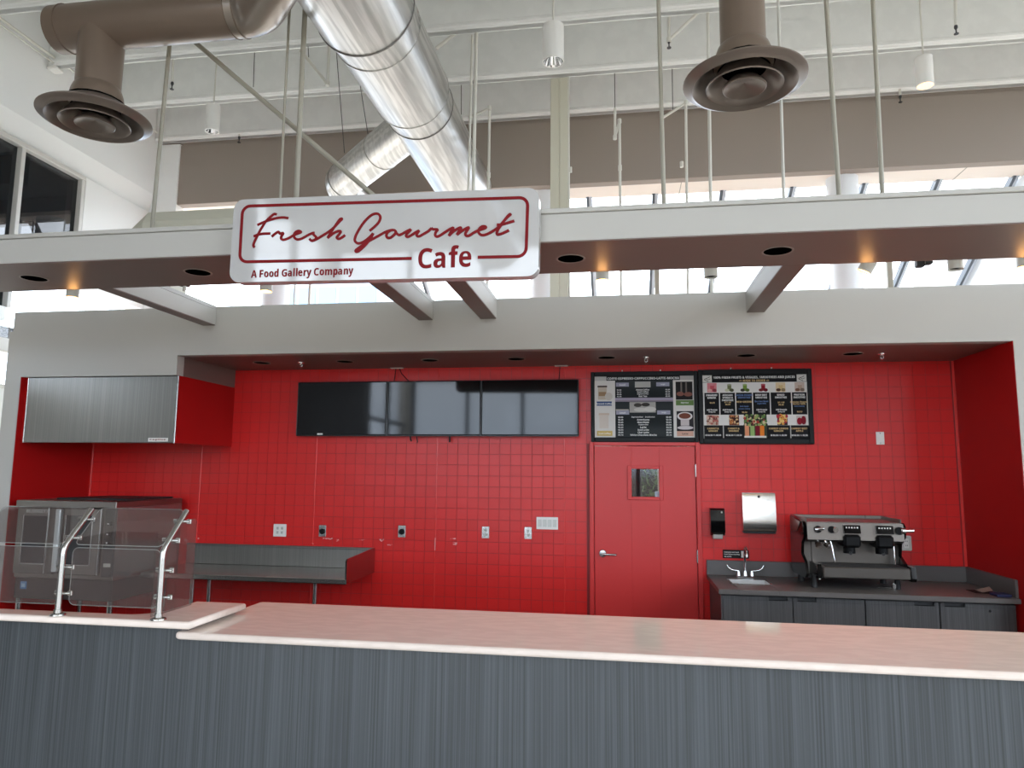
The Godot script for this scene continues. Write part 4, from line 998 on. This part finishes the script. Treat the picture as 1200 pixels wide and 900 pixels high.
	for c in [[1.37, 1.10, 0.10, 0.012, 14], [1.47, 1.09, 0.03, 0.02, 6], [1.72, 1.10, 0.06, 0.008, 5], [1.92, 1.10, 0.05, 0.02, 9], [2.0, 1.06, 0.06, 0.02, 6], [2.61, 1.13, 0.05, 0.006, 5], [2.63, 1.09, 0.04, 0.03, 10], [1.22, 1.06, 0.004, 0.02, 3], [0.02, 1.07, 0.01, 0.01, 2]]:
		for i in c[4]:
			var x: float = c[0] + rng.randf_range(-0.5, 0.5) * c[2]
			var y: float = c[1] + rng.randf_range(-0.5, 0.5) * c[3]
			var s := rng.randf_range(0.002, 0.008)
			var pg := PackedVector2Array()
			for k in 5: pg.append(P2(x + cos(k * 1.257) * s * rng.randf_range(0.7, 1.6), y + sin(k * 1.257) * s * rng.randf_range(0.4, 0.9)))
			cp.prism(pg, V(0, 0, 0), Vector3.RIGHT, Vector3.UP, V(0, 0, 0.0012))
	cp.box(V(2.4375, 1.02, 0.003), V(2.4415, 1.135, 0.0045))
	var pc := part("paint_chips", cp, M.chip, self, Vector3.ZERO, "stuff")
	tag(pc, "pale chips in the red paint in a line above and beside the steel table", "paint chips")

func fill(im: Image, x: float, y: float, w: float, h: float, c: Color) -> void:
	im.fill_rect(Rect2i(int(x), int(y), maxi(1, int(w)), maxi(1, int(h))), c)
func blob(im: Image, cx: float, cy: float, rx: float, ry: float, c: Color) -> void:
	for y in range(int(cy - ry), int(cy + ry) + 1):
		for x in range(int(cx - rx), int(cx + rx) + 1):
			if pow((x - cx) / rx, 2) + pow((y - cy) / ry, 2) <= 1.0 and x >= 0 and y >= 0 and x < im.get_width() and y < im.get_height(): im.set_pixel(x, y, c)
func speckle(im: Image, x0: float, y0: float, w: float, h: float, cs: Array, n: int, r: float) -> void:
	for i in n: blob(im, x0 + rng.randf() * w, y0 + rng.randf() * h, r * rng.randf_range(0.5, 1.2), r * rng.randf_range(0.5, 1.2), cs[rng.randi() % cs.size()])

func board(called: String, label: String, x0: float, y0: float, w: float, h: float, bx: float, by: float, im: Image) -> Node3D:
	var o: Node3D = thing(called, label, "menu board", V(x0, y0, 0.002))
	var fr := MB.new()
	fr.box(V(0, 0, 0), V(bx, h, 0.038), 0.005).box(V(w - bx, 0, 0), V(w, h, 0.038), 0.005).box(V(bx, 0, 0), V(w - bx, by, 0.038), 0.005).box(V(bx, h - by, 0), V(w - bx, h, 0.038), 0.005)
	part("frame", fr, mat(rgb(24, 26, 27), 0.45, 0.0, 0.3), o)
	var m := mat(Color(0.95, 0.95, 0.95), 0.5, 0.0, 0.25)
	m.albedo_texture = ImageTexture.create_from_image(im)
	var pm := MB.new().quad(V(bx, by, 0.022), V(w - bx, by, 0.022), V(w - bx, h - by, 0.022), V(bx, h - by, 0.022), V(0, 0, 1))
	part("print", pm, m, o)
	part("hanger_screw", MB.new().cyl(V(w * 0.3, h + 0.012, 0), V(w * 0.3, h + 0.012, 0.012), 0.006).cyl(V(w * 0.66, h + 0.012, 0), V(w * 0.66, h + 0.012, 0.012), 0.006), M.plate, o)
	return o

func menu_coffee() -> void:
	# the print is drawn in tenths of a photograph-sized pixel: 1140 x 730
	var im := Image.create(1140, 730, false, Image.FORMAT_RGB8)
	im.fill(rgb(28, 30, 31))
	rng.seed = 12
	for y in 730:
		var k := 0.5 + 0.5 * sin(y * 0.021)
		fill(im, 225, y, 680, 1, Color(0.11 + 0.09 * k, 0.13 + 0.09 * k, 0.14 + 0.085 * k))
	fill(im, 0, 0, 1140, 50, rgb(16, 16, 17))
	fill(im, 0, 0, 140, 50, rgb(196, 194, 190)); fill(im, 985, 0, 155, 55, rgb(186, 180, 176))
	fill(im, 0, 50, 240, 680, rgb(226, 222, 216)); fill(im, 905, 50, 235, 680, rgb(226, 222, 216))
	# left pictures: two cups with labels
	fill(im, 35, 110, 112, 20, rgb(60, 50, 46)); fill(im, 40, 128, 102, 150, rgb(200, 186, 168)); fill(im, 48, 185, 86, 50, rgb(160, 130, 100))
	blob(im, 165, 240, 45, 48, rgb(208, 200, 190))
	fill(im, 25, 300, 175, 52, rgb(66, 86, 130))
	fill(im, 48, 440, 122, 26, rgb(212, 190, 172)); fill(im, 54, 462, 108, 160, rgb(220, 208, 196))
	fill(im, 25, 652, 180, 60, rgb(212, 184, 110))
	# right pictures
	fill(im, 935, 70, 190, 215, rgb(34, 30, 30)); fill(im, 990, 75, 18, 130, rgb(120, 112, 106)); fill(im, 1045, 75, 18, 130, rgb(112, 104, 98))
	blob(im, 985, 215, 42, 26, rgb(140, 92, 80)); blob(im, 1075, 220, 48, 26, rgb(134, 86, 74))
	fill(im, 935, 290, 200, 62, rgb(108, 138, 80))
	fill(im, 940, 420, 190, 235, rgb(44, 40, 44)); blob(im, 1032, 480, 86, 50, rgb(230, 224, 222)); blob(im, 1032, 476, 66, 34, rgb(120, 68, 52)); fill(im, 985, 520, 95, 70, rgb(206, 196, 196)); blob(im, 1035, 615, 90, 22, rgb(214, 206, 206))
	fill(im, 940, 655, 185, 60, rgb(214, 168, 148))
	# middle: price heads, saucers, lavender band
	for q in [[250, 75], [715, 75], [250, 410], [720, 410]]: fill(im, q[0], q[1], 150, 48, rgb(164, 164, 182))
	fill(im, 470, 65, 180, 70, rgb(190, 188, 184))
	fill(im, 240, 258, 665, 46, rgb(168, 160, 178)); fill(im, 240, 290, 665, 10, rgb(140, 124, 134))
	fill(im, 405, 310, 300, 125, rgb(176, 172, 166)); blob(im, 500, 345, 45, 24, rgb(70, 66, 62)); blob(im, 590, 340, 48, 22, rgb(62, 58, 54)); blob(im, 530, 400, 75, 24, rgb(208, 204, 198)); blob(im, 640, 395, 68, 30, rgb(214, 210, 204))
	fill(im, 245, 395, 150, 14, rgb(190, 182, 170))
	var o := board("menu_board", "wide black framed coffee menu board with cups above the red door", 3.903, 2.037, 0.966, 0.650, 0.034, 0.043, im)
	var W := 0.966 - 0.068
	var H := 0.65 - 0.086
	var X := func(px: float) -> float: return 0.034 + px / 1140.0 * W
	var Yc := func(py: float) -> float: return 0.043 + (1.0 - py / 730.0) * H
	var b := MB.new()
	var z := 0.022
	text(b, "COFFE-ESPRESSO-CAPPUCCINO-LATTE-MOCHA", X.call(150), Yc.call(40), W * 0.725, 0.022, z, -1, true, "Droid Sans", 0.001)
	var top := ["House Coffee", "Iced Coffee", "Organic Coffee", "Hot Tea"]
	var low := ["Espresso Shot    Doubleshot", "Americano", "Macchiato", "Cappuccino", "Latte", "Iced Latte", "Chai Latte", "White Chocolate Mocha"]
	for i in 4:
		text(b, top[i], X.call(560), Yc.call(172 + i * 26), 0, 0.015, z, 0, true, "Droid Sans", 0.001)
		text(b, "$2.%d5" % i, X.call(262), Yc.call(172 + i * 26), 0.04, 0.013, z, -1, true, "Droid Sans", 0.001)
		text(b, "$3.%d5" % i, X.call(870), Yc.call(172 + i * 26), 0.04, 0.013, z, 1, true, "Droid Sans", 0.001)
	for i in 8:
		text(b, low[i], X.call(560), Yc.call(500 + i * 30), 0, 0.0165, z, 0, true, "Droid Sans", 0.001)
		text(b, "$%d.%d5" % [2 + i / 3, (i * 3) % 10], X.call(272), Yc.call(500 + i * 30), 0.046, 0.0155, z, -1, true, "Droid Sans", 0.001)
		text(b, "$%d.%d5" % [3 + i / 3, (i * 3) % 10], X.call(880), Yc.call(500 + i * 30), 0.046, 0.0155, z, 1, true, "Droid Sans", 0.001)
	for q in [[325, 112, "Small"], [790, 112, "Large"], [325, 447, "Small"], [795, 447, "Large"], [112, 338, "Brewed Coffee"], [115, 694, "Iced Coffee"], [1035, 333, "Espresso"]]:
		text(b, q[2], X.call(q[0]), Yc.call(q[1]), 0, 0.016, z, 0, true, "Droid Sans", 0.001)
	part("lettering", b, mat(rgb(235, 235, 232), 0.5), o)
	var b2 := MB.new()
	text(b2, "Latte", X.call(1032), Yc.call(696), 0, 0.016, z, 0, true, "Droid Sans", 0.001)
	part("lettering", b2, M.dark, o)

func menu_juice() -> void:
	var im := Image.create(1200, 760, false, Image.FORMAT_RGB8)
	im.fill(rgb(230, 227, 222))
	rng.seed = 33
	var bk := rgb(17, 17, 19)
	fill(im, 0, 0, 1200, 92, bk)
	for x: int in [0, 1085]:
		fill(im, x + 2, 4, 110, 84, rgb(220, 216, 208))
		for i in 20: blob(im, x + 58 + 26 * cos(i * 0.3) - i * 0.6, 22 + i * 3, 4, 4, rgb(70, 62, 58))
		for i in 14: blob(im, x + 40 + i * 4, 58 - absf(i - 7) * 2.0, 3, 3, rgb(70, 62, 58))
	# upper pictures
	var top := [[60, rgb(206, 90, 100), rgb(226, 170, 160)], [260, rgb(120, 124, 84), rgb(200, 200, 170)], [440, rgb(120, 150, 60), rgb(60, 60, 50)], [650, rgb(150, 24, 40), rgb(120, 40, 40)], [850, rgb(214, 184, 130), rgb(80, 50, 40)], [1065, rgb(186, 160, 140), rgb(120, 84, 66)]]
	for t in top:
		if t[0] == 60 or t[0] == 850 or t[0] == 1065: fill(im, t[0] - 5, 98, 110, 112, (t[1] as Color).lightened(0.25))
		fill(im, t[0] + 30, 120, 46, 76, t[1])
		blob(im, t[0] + 25, 185, 26, 18, t[2]); blob(im, t[0] + 80, 185, 24, 20, (t[1] as Color).darkened(0.3)); blob(im, t[0] + 52, 120, 26, 10, (t[1] as Color).lightened(0.3))
	# six columns of text, two double columns below
	var cx := [14, 196, 382, 576, 778, 1020, 1196]
	for i in 6: fill(im, cx[i] + 6, 216, cx[i + 1] - cx[i] - 12, 262, bk)
	fill(im, 0, 604, 1200, 156, bk)
	for x: int in [225, 990]: fill(im, x, 604, 12, 150, rgb(180, 178, 174))
	fill(im, 0, 216, 8, 544, rgb(200, 198, 194))
	# lower pictures
	fill(im, 40, 482, 140, 120, rgb(196, 170, 150)); speckle(im, 50, 490, 120, 100, [rgb(176, 100, 90), rgb(220, 190, 170), rgb(120, 70, 60)], 40, 16.0)
	fill(im, 300, 482, 115, 120, rgb(120, 60, 40)); speckle(im, 306, 490, 100, 100, [rgb(190, 120, 70), rgb(230, 190, 140), rgb(60, 30, 24)], 36, 16.0)
	fill(im, 850, 482, 115, 120, rgb(60, 40, 40)); speckle(im, 856, 488, 100, 100, [rgb(230, 160, 70), rgb(180, 50, 60), rgb(240, 200, 120)], 30, 20.0)
	fill(im, 1065, 490, 110, 110, rgb(200, 190, 184)); blob(im, 1100, 555, 30, 42, rgb(150, 20, 40)); blob(im, 1145, 545, 28, 50, rgb(130, 14, 34))
	# the group of glasses in the middle
	fill(im, 470, 478, 260, 275, rgb(60, 66, 48)); speckle(im, 470, 478, 255, 130, [rgb(96, 130, 70), rgb(170, 60, 50), rgb(40, 44, 34), rgb(210, 190, 150), rgb(150, 170, 100)], 90, 16.0)
	for g in [[478, rgb(226, 150, 110)], [540, rgb(150, 180, 110)], [598, rgb(120, 16, 34)], [650, rgb(232, 130, 40)]]: fill(im, g[0], 610, 48, 120, g[1])
	fill(im, 470, 728, 250, 22, rgb(226, 222, 216))
	var o := board("menu_board", "black framed smoothie and juice menu board right of the coffee menu", 4.872, 2.024, 0.984, 0.672, 0.040, 0.048, im)
	var W := 0.984 - 0.08
	var H := 0.672 - 0.096
	var X := func(px: float) -> float: return 0.04 + px / 1200.0 * W
	var Yc := func(py: float) -> float: return 0.048 + (1.0 - py / 760.0) * H
	var z := 0.022
	var b := MB.new()
	text(b, "100% FRESH FRUITS & VEGGIES, SMOOTHIES AND JUICES", X.call(130), Yc.call(54), W * 0.78, 0.027, z, -1, true, "Droid Sans", 0.001)
	var heads := ["STRAWBERRY\nBANANA", "AVOCADO\nSPINACH\nSMOOTHIE", "", "BERRY BEET\nSMOOTHIE", "MANGO\nSMOOTHIE", "PROTEIN\nSMOOTHIE"]
	for i in 6:
		var c: float = (cx[i] + cx[i + 1]) / 2.0
		var k := 0
		for ln in heads[i].split("\n", false):
			text(b, ln, X.call(c), Yc.call(256 + 30 * k), minf(0.1, 0.0125 * ln.length()), 0.0165, z, 0, true, "Droid Sans", 0.001)
			k += 1
		if i != 2 and i != 5:
			text(b, "Add Protein", X.call(c), Yc.call(430), 0.092, 0.0165, z, 0, true, "Droid Sans", 0.001)
			text(b, "Only $2", X.call(c), Yc.call(456), 0.06, 0.0155, z, 0, true, "Droid Sans", 0.001)
	for q in [[112, "M $6.50 / L $8.50"], [350, "M $6.50 / L $8.50"], [860, "M $6.50 / L $8.50"], [1095, "M $6.50 / L $8.50"]]:
		text(b, q[1], X.call(q[0]), Yc.call(732), 0.135, 0.017, z, 0, true, "Droid Sans", 0.001)
	part("lettering", b, mat(rgb(236, 234, 230), 0.5), o)
	var g := MB.new()
	text(g, "<> MADE TO ORDER <>", X.call(600), Yc.call(86), 0.26, 0.02, z, 0, true, "Droid Sans", 0.001)
	for q in [[110, 345, "$6.50"], [290, 340, "$7 / $9"], [290, 366, "$8.50"], [480, 335, "NEW GREENS"], [480, 460, "$8.50"], [900, 345, "$7 / $9"], [900, 372, "$8.50"], [1105, 340, "Banana Peanut"], [1105, 362, "Butter Milk"], [1105, 455, "$8.50"], [112, 652, "CARROT &"], [112, 680, "GINGER"], [350, 652, "CARROT &"], [350, 680, "ORANGE"], [860, 652, "CARROT LEMON"], [860, 680, "GINGER"], [1095, 652, "CARROT BEET"], [1095, 680, "APPLE"]]:
		text(g, q[2], X.call(q[0]), Yc.call(q[1]), 0, 0.0155, z, 0, true, "Droid Sans", 0.001)
	part("lettering", g, mat(rgb(212, 178, 120), 0.5), o)
	var bl := MB.new()
	for q in [[480, 256, "GREEN POWER"], [480, 284, "SMOOTHIE"], [480, 390, "Kale Apple"], [480, 420, "Lemon Celery"], [678, 330, "Berries Beet"], [678, 358, "Apple Milk"], [1105, 392, "Oats Honey"]]:
		text(bl, q[2], X.call(q[0]), Yc.call(q[1]), 0, 0.0155, z, 0, true, "Droid Sans", 0.001)
	part("lettering", bl, mat(rgb(86, 118, 170), 0.5), o)

func kitchen_right() -> void:
	var yt := 0.875
	# worktop with the hole for the basin, backsplash round the corner
	var w: Node3D = thing("worktop", "dark grey worktop with backsplash along the right of the red wall", "worktop", V(0, 0, 0))
	part("top", MB.new().box(V(4.912, yt - 0.038, 0.02), V(5.06, yt, 0.815), 0.003).box(V(5.355, yt - 0.038, 0.02), V(7.037, yt, 0.815), 0.003).box(V(5.06, yt - 0.038, 0.02), V(5.355, yt, 0.27)).box(V(5.06, yt - 0.038, 0.52), V(5.355, yt, 0.815), 0.003), M.top2, w)
	part("backsplash", MB.new().box(V(4.912, yt, 0.004), V(7.037, 1.002, 0.02), 0.003), M.top2, w)
	part("side_splash", MB.new().box(V(7.018, yt, 0.02), V(7.039, 1.006, 0.785), 0.003), M.top2, w)
	var cl := ["grey two door base cabinet under the sink", "grey two door base cabinet under the espresso machine"]
	for i in 2:
		var x0 := 4.945 + i * 1.04
		var c: Node3D = thing("base_cabinet", cl[i], "cabinet", V(x0, 0, 0))
		part("body", MB.new().box(V(0, 0.1, 0.02), V(1.036, yt - 0.042, 0.745)).box(V(0.02, 0, 0.1), V(1.016, 0.1, 0.68)), M.dark, c)
		if i == 0: part("side_panel", MB.new().box(V(-0.012, 0.1, 0.02), V(0, yt - 0.042, 0.765)), M.cabinet, c)
		for k in 2:
			var a := 0.003 + k * 0.519
			var d := MB.new()
			var n0 := a + (0.34 if k == 0 else 0.03)
			d.box(V(a, 0.11, 0.746), V(a + 0.512, 0.795, 0.768), 0.002).box(V(a, 0.795, 0.746), V(n0, 0.822, 0.768)).box(V(n0 + 0.14, 0.795, 0.746), V(a + 0.512, 0.822, 0.768))
			var dr := part("door", d, M.cabinet, c)
			part("pull_notch_shade", MB.new().box(V(n0, 0.795, 0.75), V(n0 + 0.14, 0.80, 0.768)), M.black, dr)  # black strip painting in the shadow of the pull notch
			if i == 1 and k == 1: part("lock", MB.new().cyl(V(a + 0.335, 0.775, 0.768), V(a + 0.335, 0.775, 0.774), 0.009), M.chrome, dr)
	var s: Node3D = thing("sink", "small rectangular steel hand sink set in the grey worktop", "sink", V(5.2075, yt, 0.395))
	var bs := MB.new()
	bs.box(V(-0.16, -0.16, -0.14), V(0.16, -0.155, 0.14)).box(V(-0.152, -0.16, -0.13), V(-0.146, 0.0015, 0.13)).box(V(0.146, -0.16, -0.13), V(0.152, 0.0015, 0.13)).box(V(-0.152, -0.16, -0.13), V(0.152, 0.0015, -0.124)).box(V(-0.152, -0.16, 0.119), V(0.152, 0.0015, 0.125))
	part("basin", bs, mat(rgb(215, 214, 212), 0.4, 0.7), s)
	var rm := MB.new()
	rm.box(V(-0.165, 0, -0.145), V(0.165, 0.003, -0.124), 0.001).box(V(-0.165, 0, 0.119), V(0.165, 0.003, 0.14), 0.001).box(V(-0.165, 0, -0.124), V(-0.146, 0.003, 0.119), 0.001).box(V(0.146, 0, -0.124), V(0.165, 0.003, 0.119), 0.001)
	part("rim", rm, M.satin, s)
	part("drain", MB.new().cyl(V(0, -0.155, 0), V(0, -0.15, 0), 0.03), M.dark, s)
	var f: Node3D = thing("faucet", "chrome gooseneck faucet with two wrist blade handles behind the sink", "faucet", V(5.217, yt, 0.15))
	part("base", MB.new().box(V(-0.07, 0, -0.025), V(0.07, 0.018, 0.025), 0.006).cyl(V(0, 0.018, 0), V(0, 0.06, 0), 0.017, 0.013), M.chrome, f)
	part("spout", MB.new().tube([V(0, 0.05, 0), V(0, 0.18, 0), V(0, 0.22, 0.005), V(0, 0.255, 0.03), V(0, 0.265, 0.06), V(0, 0.255, 0.09), V(0, 0.225, 0.112), V(0, 0.19, 0.118)], 0.0095, 12), M.chrome, f)
	for sd: float in [-1.0, 1.0]:
		part("valve", MB.new().cyl(V(sd * 0.055, 0.01, 0), V(sd * 0.055, 0.06, 0), 0.017, 0.012), M.chrome, f)
		part("blade_handle", MB.new().tube([V(sd * 0.055, 0.058, 0), V(sd * 0.085, 0.062, 0.006), V(sd * 0.115, 0.068, 0.012), V(sd * 0.14, 0.085, 0.014), V(sd * 0.152, 0.108, 0.014)], 0.0075, 10), M.chrome, f)
	espresso(yt)
	var p: Node3D = thing("leaflet", "folded dark and pale leaflet lying at the right end of the worktop", "leaflet", V(6.93, yt, 0.52))
	part("sheet", MB.new().box(V(-0.10, 0.0, -0.08), V(0.06, 0.003, 0.08)), M.black, p)
	part("fold", MB.new().face(V(-0.04, 0.004, -0.07), V(0.06, 0.035, -0.06), V(0.03, 0.02, 0.06), V(-0.04, 0.004, 0.05), V(0, -1, 0)), mat(rgb(170, 160, 150), 0.6), p)
	one("notebook", MB.new().box(V(-0.05, 0, -0.06), V(0.05, 0.02, 0.06), 0.004), mat(rgb(34, 44, 84), 0.5), "small dark blue pad at the right end of the worktop", "pad", V(6.955, yt, 0.70))
	var sc: Node3D = thing("coffee_scoop", "small steel scoop lying under the espresso machine", "scoop", V(6.25, yt, 0.52))
	part("bowl", MB.new().lathe(V(0.03, 0.02, 0), V(0, 1, 0), [P2(0, -0.02), P2(0.016, -0.016), P2(0.02, 0.02), P2(0.018, 0.02), P2(0.014, -0.012), P2(0, -0.016)], 20), M.satin, sc)
	part("handle", MB.new().box(V(-0.09, 0.006, -0.008), V(0.012, 0.012, 0.008), 0.002), M.satin, sc)

func espresso(yt: float) -> void:
	var e: Node3D = thing("espresso_machine", "two group steel and black espresso machine on the grey worktop", "coffee machine", V(5.605, yt, 0.02))
	var st := mat(rgb(122, 115, 108), 0.3, 0.95)
	for q in [[0.07, 0.54], [0.70, 0.50], [0.05, 0.2], [0.70, 0.18]]:
		part("foot", MB.new().cyl(V(q[0], 0, q[1]), V(q[0], 0.09, q[1]), 0.024, 0.019, 18), M.rubber, e)
	for q in [[0.0, "left"], [0.735, "right"]]:
		var pg := PackedVector2Array([P2(0.1, 0.10), P2(0.16, 0.065), P2(0.56, 0.075), P2(0.60, 0.11), P2(0.56, 0.2), P2(0.46, 0.25), P2(0.48, 0.34), P2(0.57, 0.40), P2(0.58, 0.48), P2(0.54, 0.51), P2(0.14, 0.545), P2(0.1, 0.52)])
		part("side_panel", MB.new().prism(pg, V(q[0], 0, 0), V(0, 0, 1), Vector3.UP, V(0.022, 0, 0)), M.gloss, e)
	part("side_accent", MB.new().prism(PackedVector2Array([P2(0.13, 0.53), P2(0.17, 0.532), P2(0.47, 0.505), P2(0.44, 0.47), P2(0.36, 0.425), P2(0.14, 0.40)]), V(-0.006, 0, 0), V(0, 0, 1), Vector3.UP, V(0.006, 0, 0)), st, e)
	var bd := MB.new()
	bd.box(V(0.022, 0.085, 0.12), V(0.735, 0.50, 0.36), 0.005)
	part("body", bd, st, e)
	var up := MB.new()
	up.prism(PackedVector2Array([P2(0.14, 0.365), P2(0.56, 0.355), P2(0.60, 0.375), P2(0.585, 0.505), P2(0.14, 0.52)]), V(0.022, 0, 0), V(0, 0, 1), Vector3.UP, V(0.713, 0, 0))
	part("upper_body", up, st, e)
	var tr := MB.new()
	tr.box(V(0.02, 0.505, 0.12), V(0.737, 0.545, 0.13), 0.002).box(V(0.02, 0.505, 0.13), V(0.03, 0.54, 0.55), 0.002).box(V(0.727, 0.505, 0.13), V(0.737, 0.54, 0.55), 0.002).box(V(0.03, 0.505, 0.14), V(0.727, 0.512, 0.56))
	part("cup_tray", tr, st, e)
	part("tray_gap", MB.new().box(V(0.60, 0.512, 0.126), V(0.604, 0.55, 0.132)), M.black, e)
	var dt := part("drip_tray", MB.new().box(V(0.12, 0.088, 0.36), V(0.755, 0.172, 0.635), 0.006), st, e)
	part("grid", MB.new().box(V(0.14, 0.172, 0.4), V(0.74, 0.178, 0.62), 0.002), M.dark, dt)
	part("end_cap", MB.new().prism(PackedVector2Array([P2(0.36, 0.075), P2(0.63, 0.075), P2(0.645, 0.10), P2(0.625, 0.185), P2(0.36, 0.185)]), V(0.757, 0, 0), V(0, 0, 1), Vector3.UP, V(0.035, 0, 0)), M.gloss, dt)
	part("end_cap", MB.new().prism(PackedVector2Array([P2(0.36, 0.075), P2(0.61, 0.075), P2(0.62, 0.10), P2(0.60, 0.185), P2(0.36, 0.185)]), V(0.085, 0, 0), V(0, 0, 1), Vector3.UP, V(0.03, 0, 0)), M.gloss, dt)
	part("splash_panel", MB.new().box(V(0.1, 0.175, 0.36), V(0.70, 0.36, 0.37), 0.003), st, e)
	for x: float in [0.35, 0.59]:
		var g := part("group_head", MB.new().box(V(x - 0.066, 0.32, 0.44), V(x + 0.062, 0.42, 0.63), 0.018).cyl(V(x, 0.27, 0.52), V(x, 0.33, 0.52), 0.045, -1, 24), M.black, e)
		var kp := part("keypad", MB.new().prism(PackedVector2Array([P2(0.585, 0.425), P2(0.625, 0.43), P2(0.612, 0.492), P2(0.58, 0.492)]), V(x - 0.062, 0, 0), V(0, 0, 1), Vector3.UP, V(0.124, 0, 0)), M.gloss, e)
		var bt := MB.new()
		for i in 5: bt.box(V(x - 0.046 + i * 0.02, 0.468, 0.614), V(x - 0.036 + i * 0.02, 0.48, 0.621), 0.001)
		part("button", bt, M.plate, kp)
		part("portafilter", MB.new().cyl(V(x, 0.268, 0.52), V(x, 0.292, 0.52), 0.04, -1, 24).tube([V(x, 0.28, 0.55), V(x - 0.02, 0.275, 0.62)], 0.011), M.dark, g)
	part("steam_knob", MB.new().lathe(V(0.225, 0.455, 0.59), V(0, 0, 1), [P2(0, 0.05), P2(0.02, 0.05), P2(0.025, 0.03), P2(0.018, 0)], 20), M.chrome, e)
	part("knob_base", MB.new().cyl(V(0.205, 0.455, 0.58), V(0.205, 0.455, 0.605), 0.028).cyl(V(0.10, 0.455, 0.58), V(0.10, 0.455, 0.61), 0.028).cyl(V(0.70, 0.455, 0.58), V(0.70, 0.455, 0.61), 0.03), M.black, e)
	part("lever", MB.new().tube([V(0.075, 0.455, 0.62), V(0.10, 0.458, 0.625), V(0.14, 0.462, 0.62)], 0.013), M.chrome, e)
	part("lever", MB.new().lathe(V(0.715, 0.455, 0.61), V(1, 0.05, 0.1), [P2(0, -0.01), P2(0.022, -0.008), P2(0.022, 0.02), P2(0.012, 0.035), P2(0.014, 0.08), P2(0.006, 0.09), P2(0, 0.09)], 16), M.chrome, e)
	part("steam_wand", MB.new().tube([V(0.19, 0.40, 0.56), V(0.205, 0.33, 0.58), V(0.215, 0.24, 0.585), V(0.22, 0.2, 0.585)], 0.006), M.chrome, e)
	part("steam_wand", MB.new().tube([V(0.665, 0.40, 0.55), V(0.668, 0.3, 0.56), V(0.668, 0.19, 0.56)], 0.006), M.chrome, e)
	var sp := MB.new()
	sp.lathe(V(0.10, 0.335, 0.6), V(0, -0.4, 1), [P2(0, -0.02), P2(0.024, -0.02), P2(0.026, 0.012), P2(0, 0.016)], 18).lathe(V(0.165, 0.33, 0.6), V(0.3, -0.4, 1), [P2(0, -0.02), P2(0.018, -0.02), P2(0.02, 0.012), P2(0, 0.016)], 18)
	sp.tube([V(0.10, 0.36, 0.58), V(0.10, 0.39, 0.57)], 0.008).tube([V(0.165, 0.35, 0.58), V(0.15, 0.38, 0.57)], 0.008)
	part("spout_cluster", sp, M.chrome, e)
	part("front_strut", MB.new().cyl(V(0.098, 0.07, 0.6), V(0.092, 0.175, 0.58), 0.012), M.satin, e)

func small_bits() -> void:
	var ll := ["small sprinkler head in the alcove ceiling above the left screen", "small sprinkler head in the alcove ceiling above the joint of the menu boards", "small sprinkler head in the alcove ceiling at the right"]
	var xs := [1.234, 4.398, 6.307]
	for i in 3:
		var o: Node3D = thing("fire_sprinkler", ll[i], "sprinkler", V(xs[i], 2.752, 0.45), "alcove sprinkler heads")
		part("escutcheon", MB.new().lathe(Vector3.ZERO, V(0, -1, 0), [P2(0.03, 0), P2(0.028, 0.006), P2(0, 0.008)], 20), M.chrome, o)
		part("frame", MB.new().tube([V(0, -0.006, 0), V(0.012, -0.02, 0), V(0.01, -0.036, 0), V(0, -0.044, 0)], 0.003, 6).tube([V(0, -0.006, 0), V(-0.012, -0.02, 0), V(-0.01, -0.036, 0), V(0, -0.044, 0)], 0.003, 6), M.chrome, o)
		part("deflector", MB.new().cyl(V(0, -0.044, 0), V(0, -0.047, 0), 0.014), M.chrome, o)
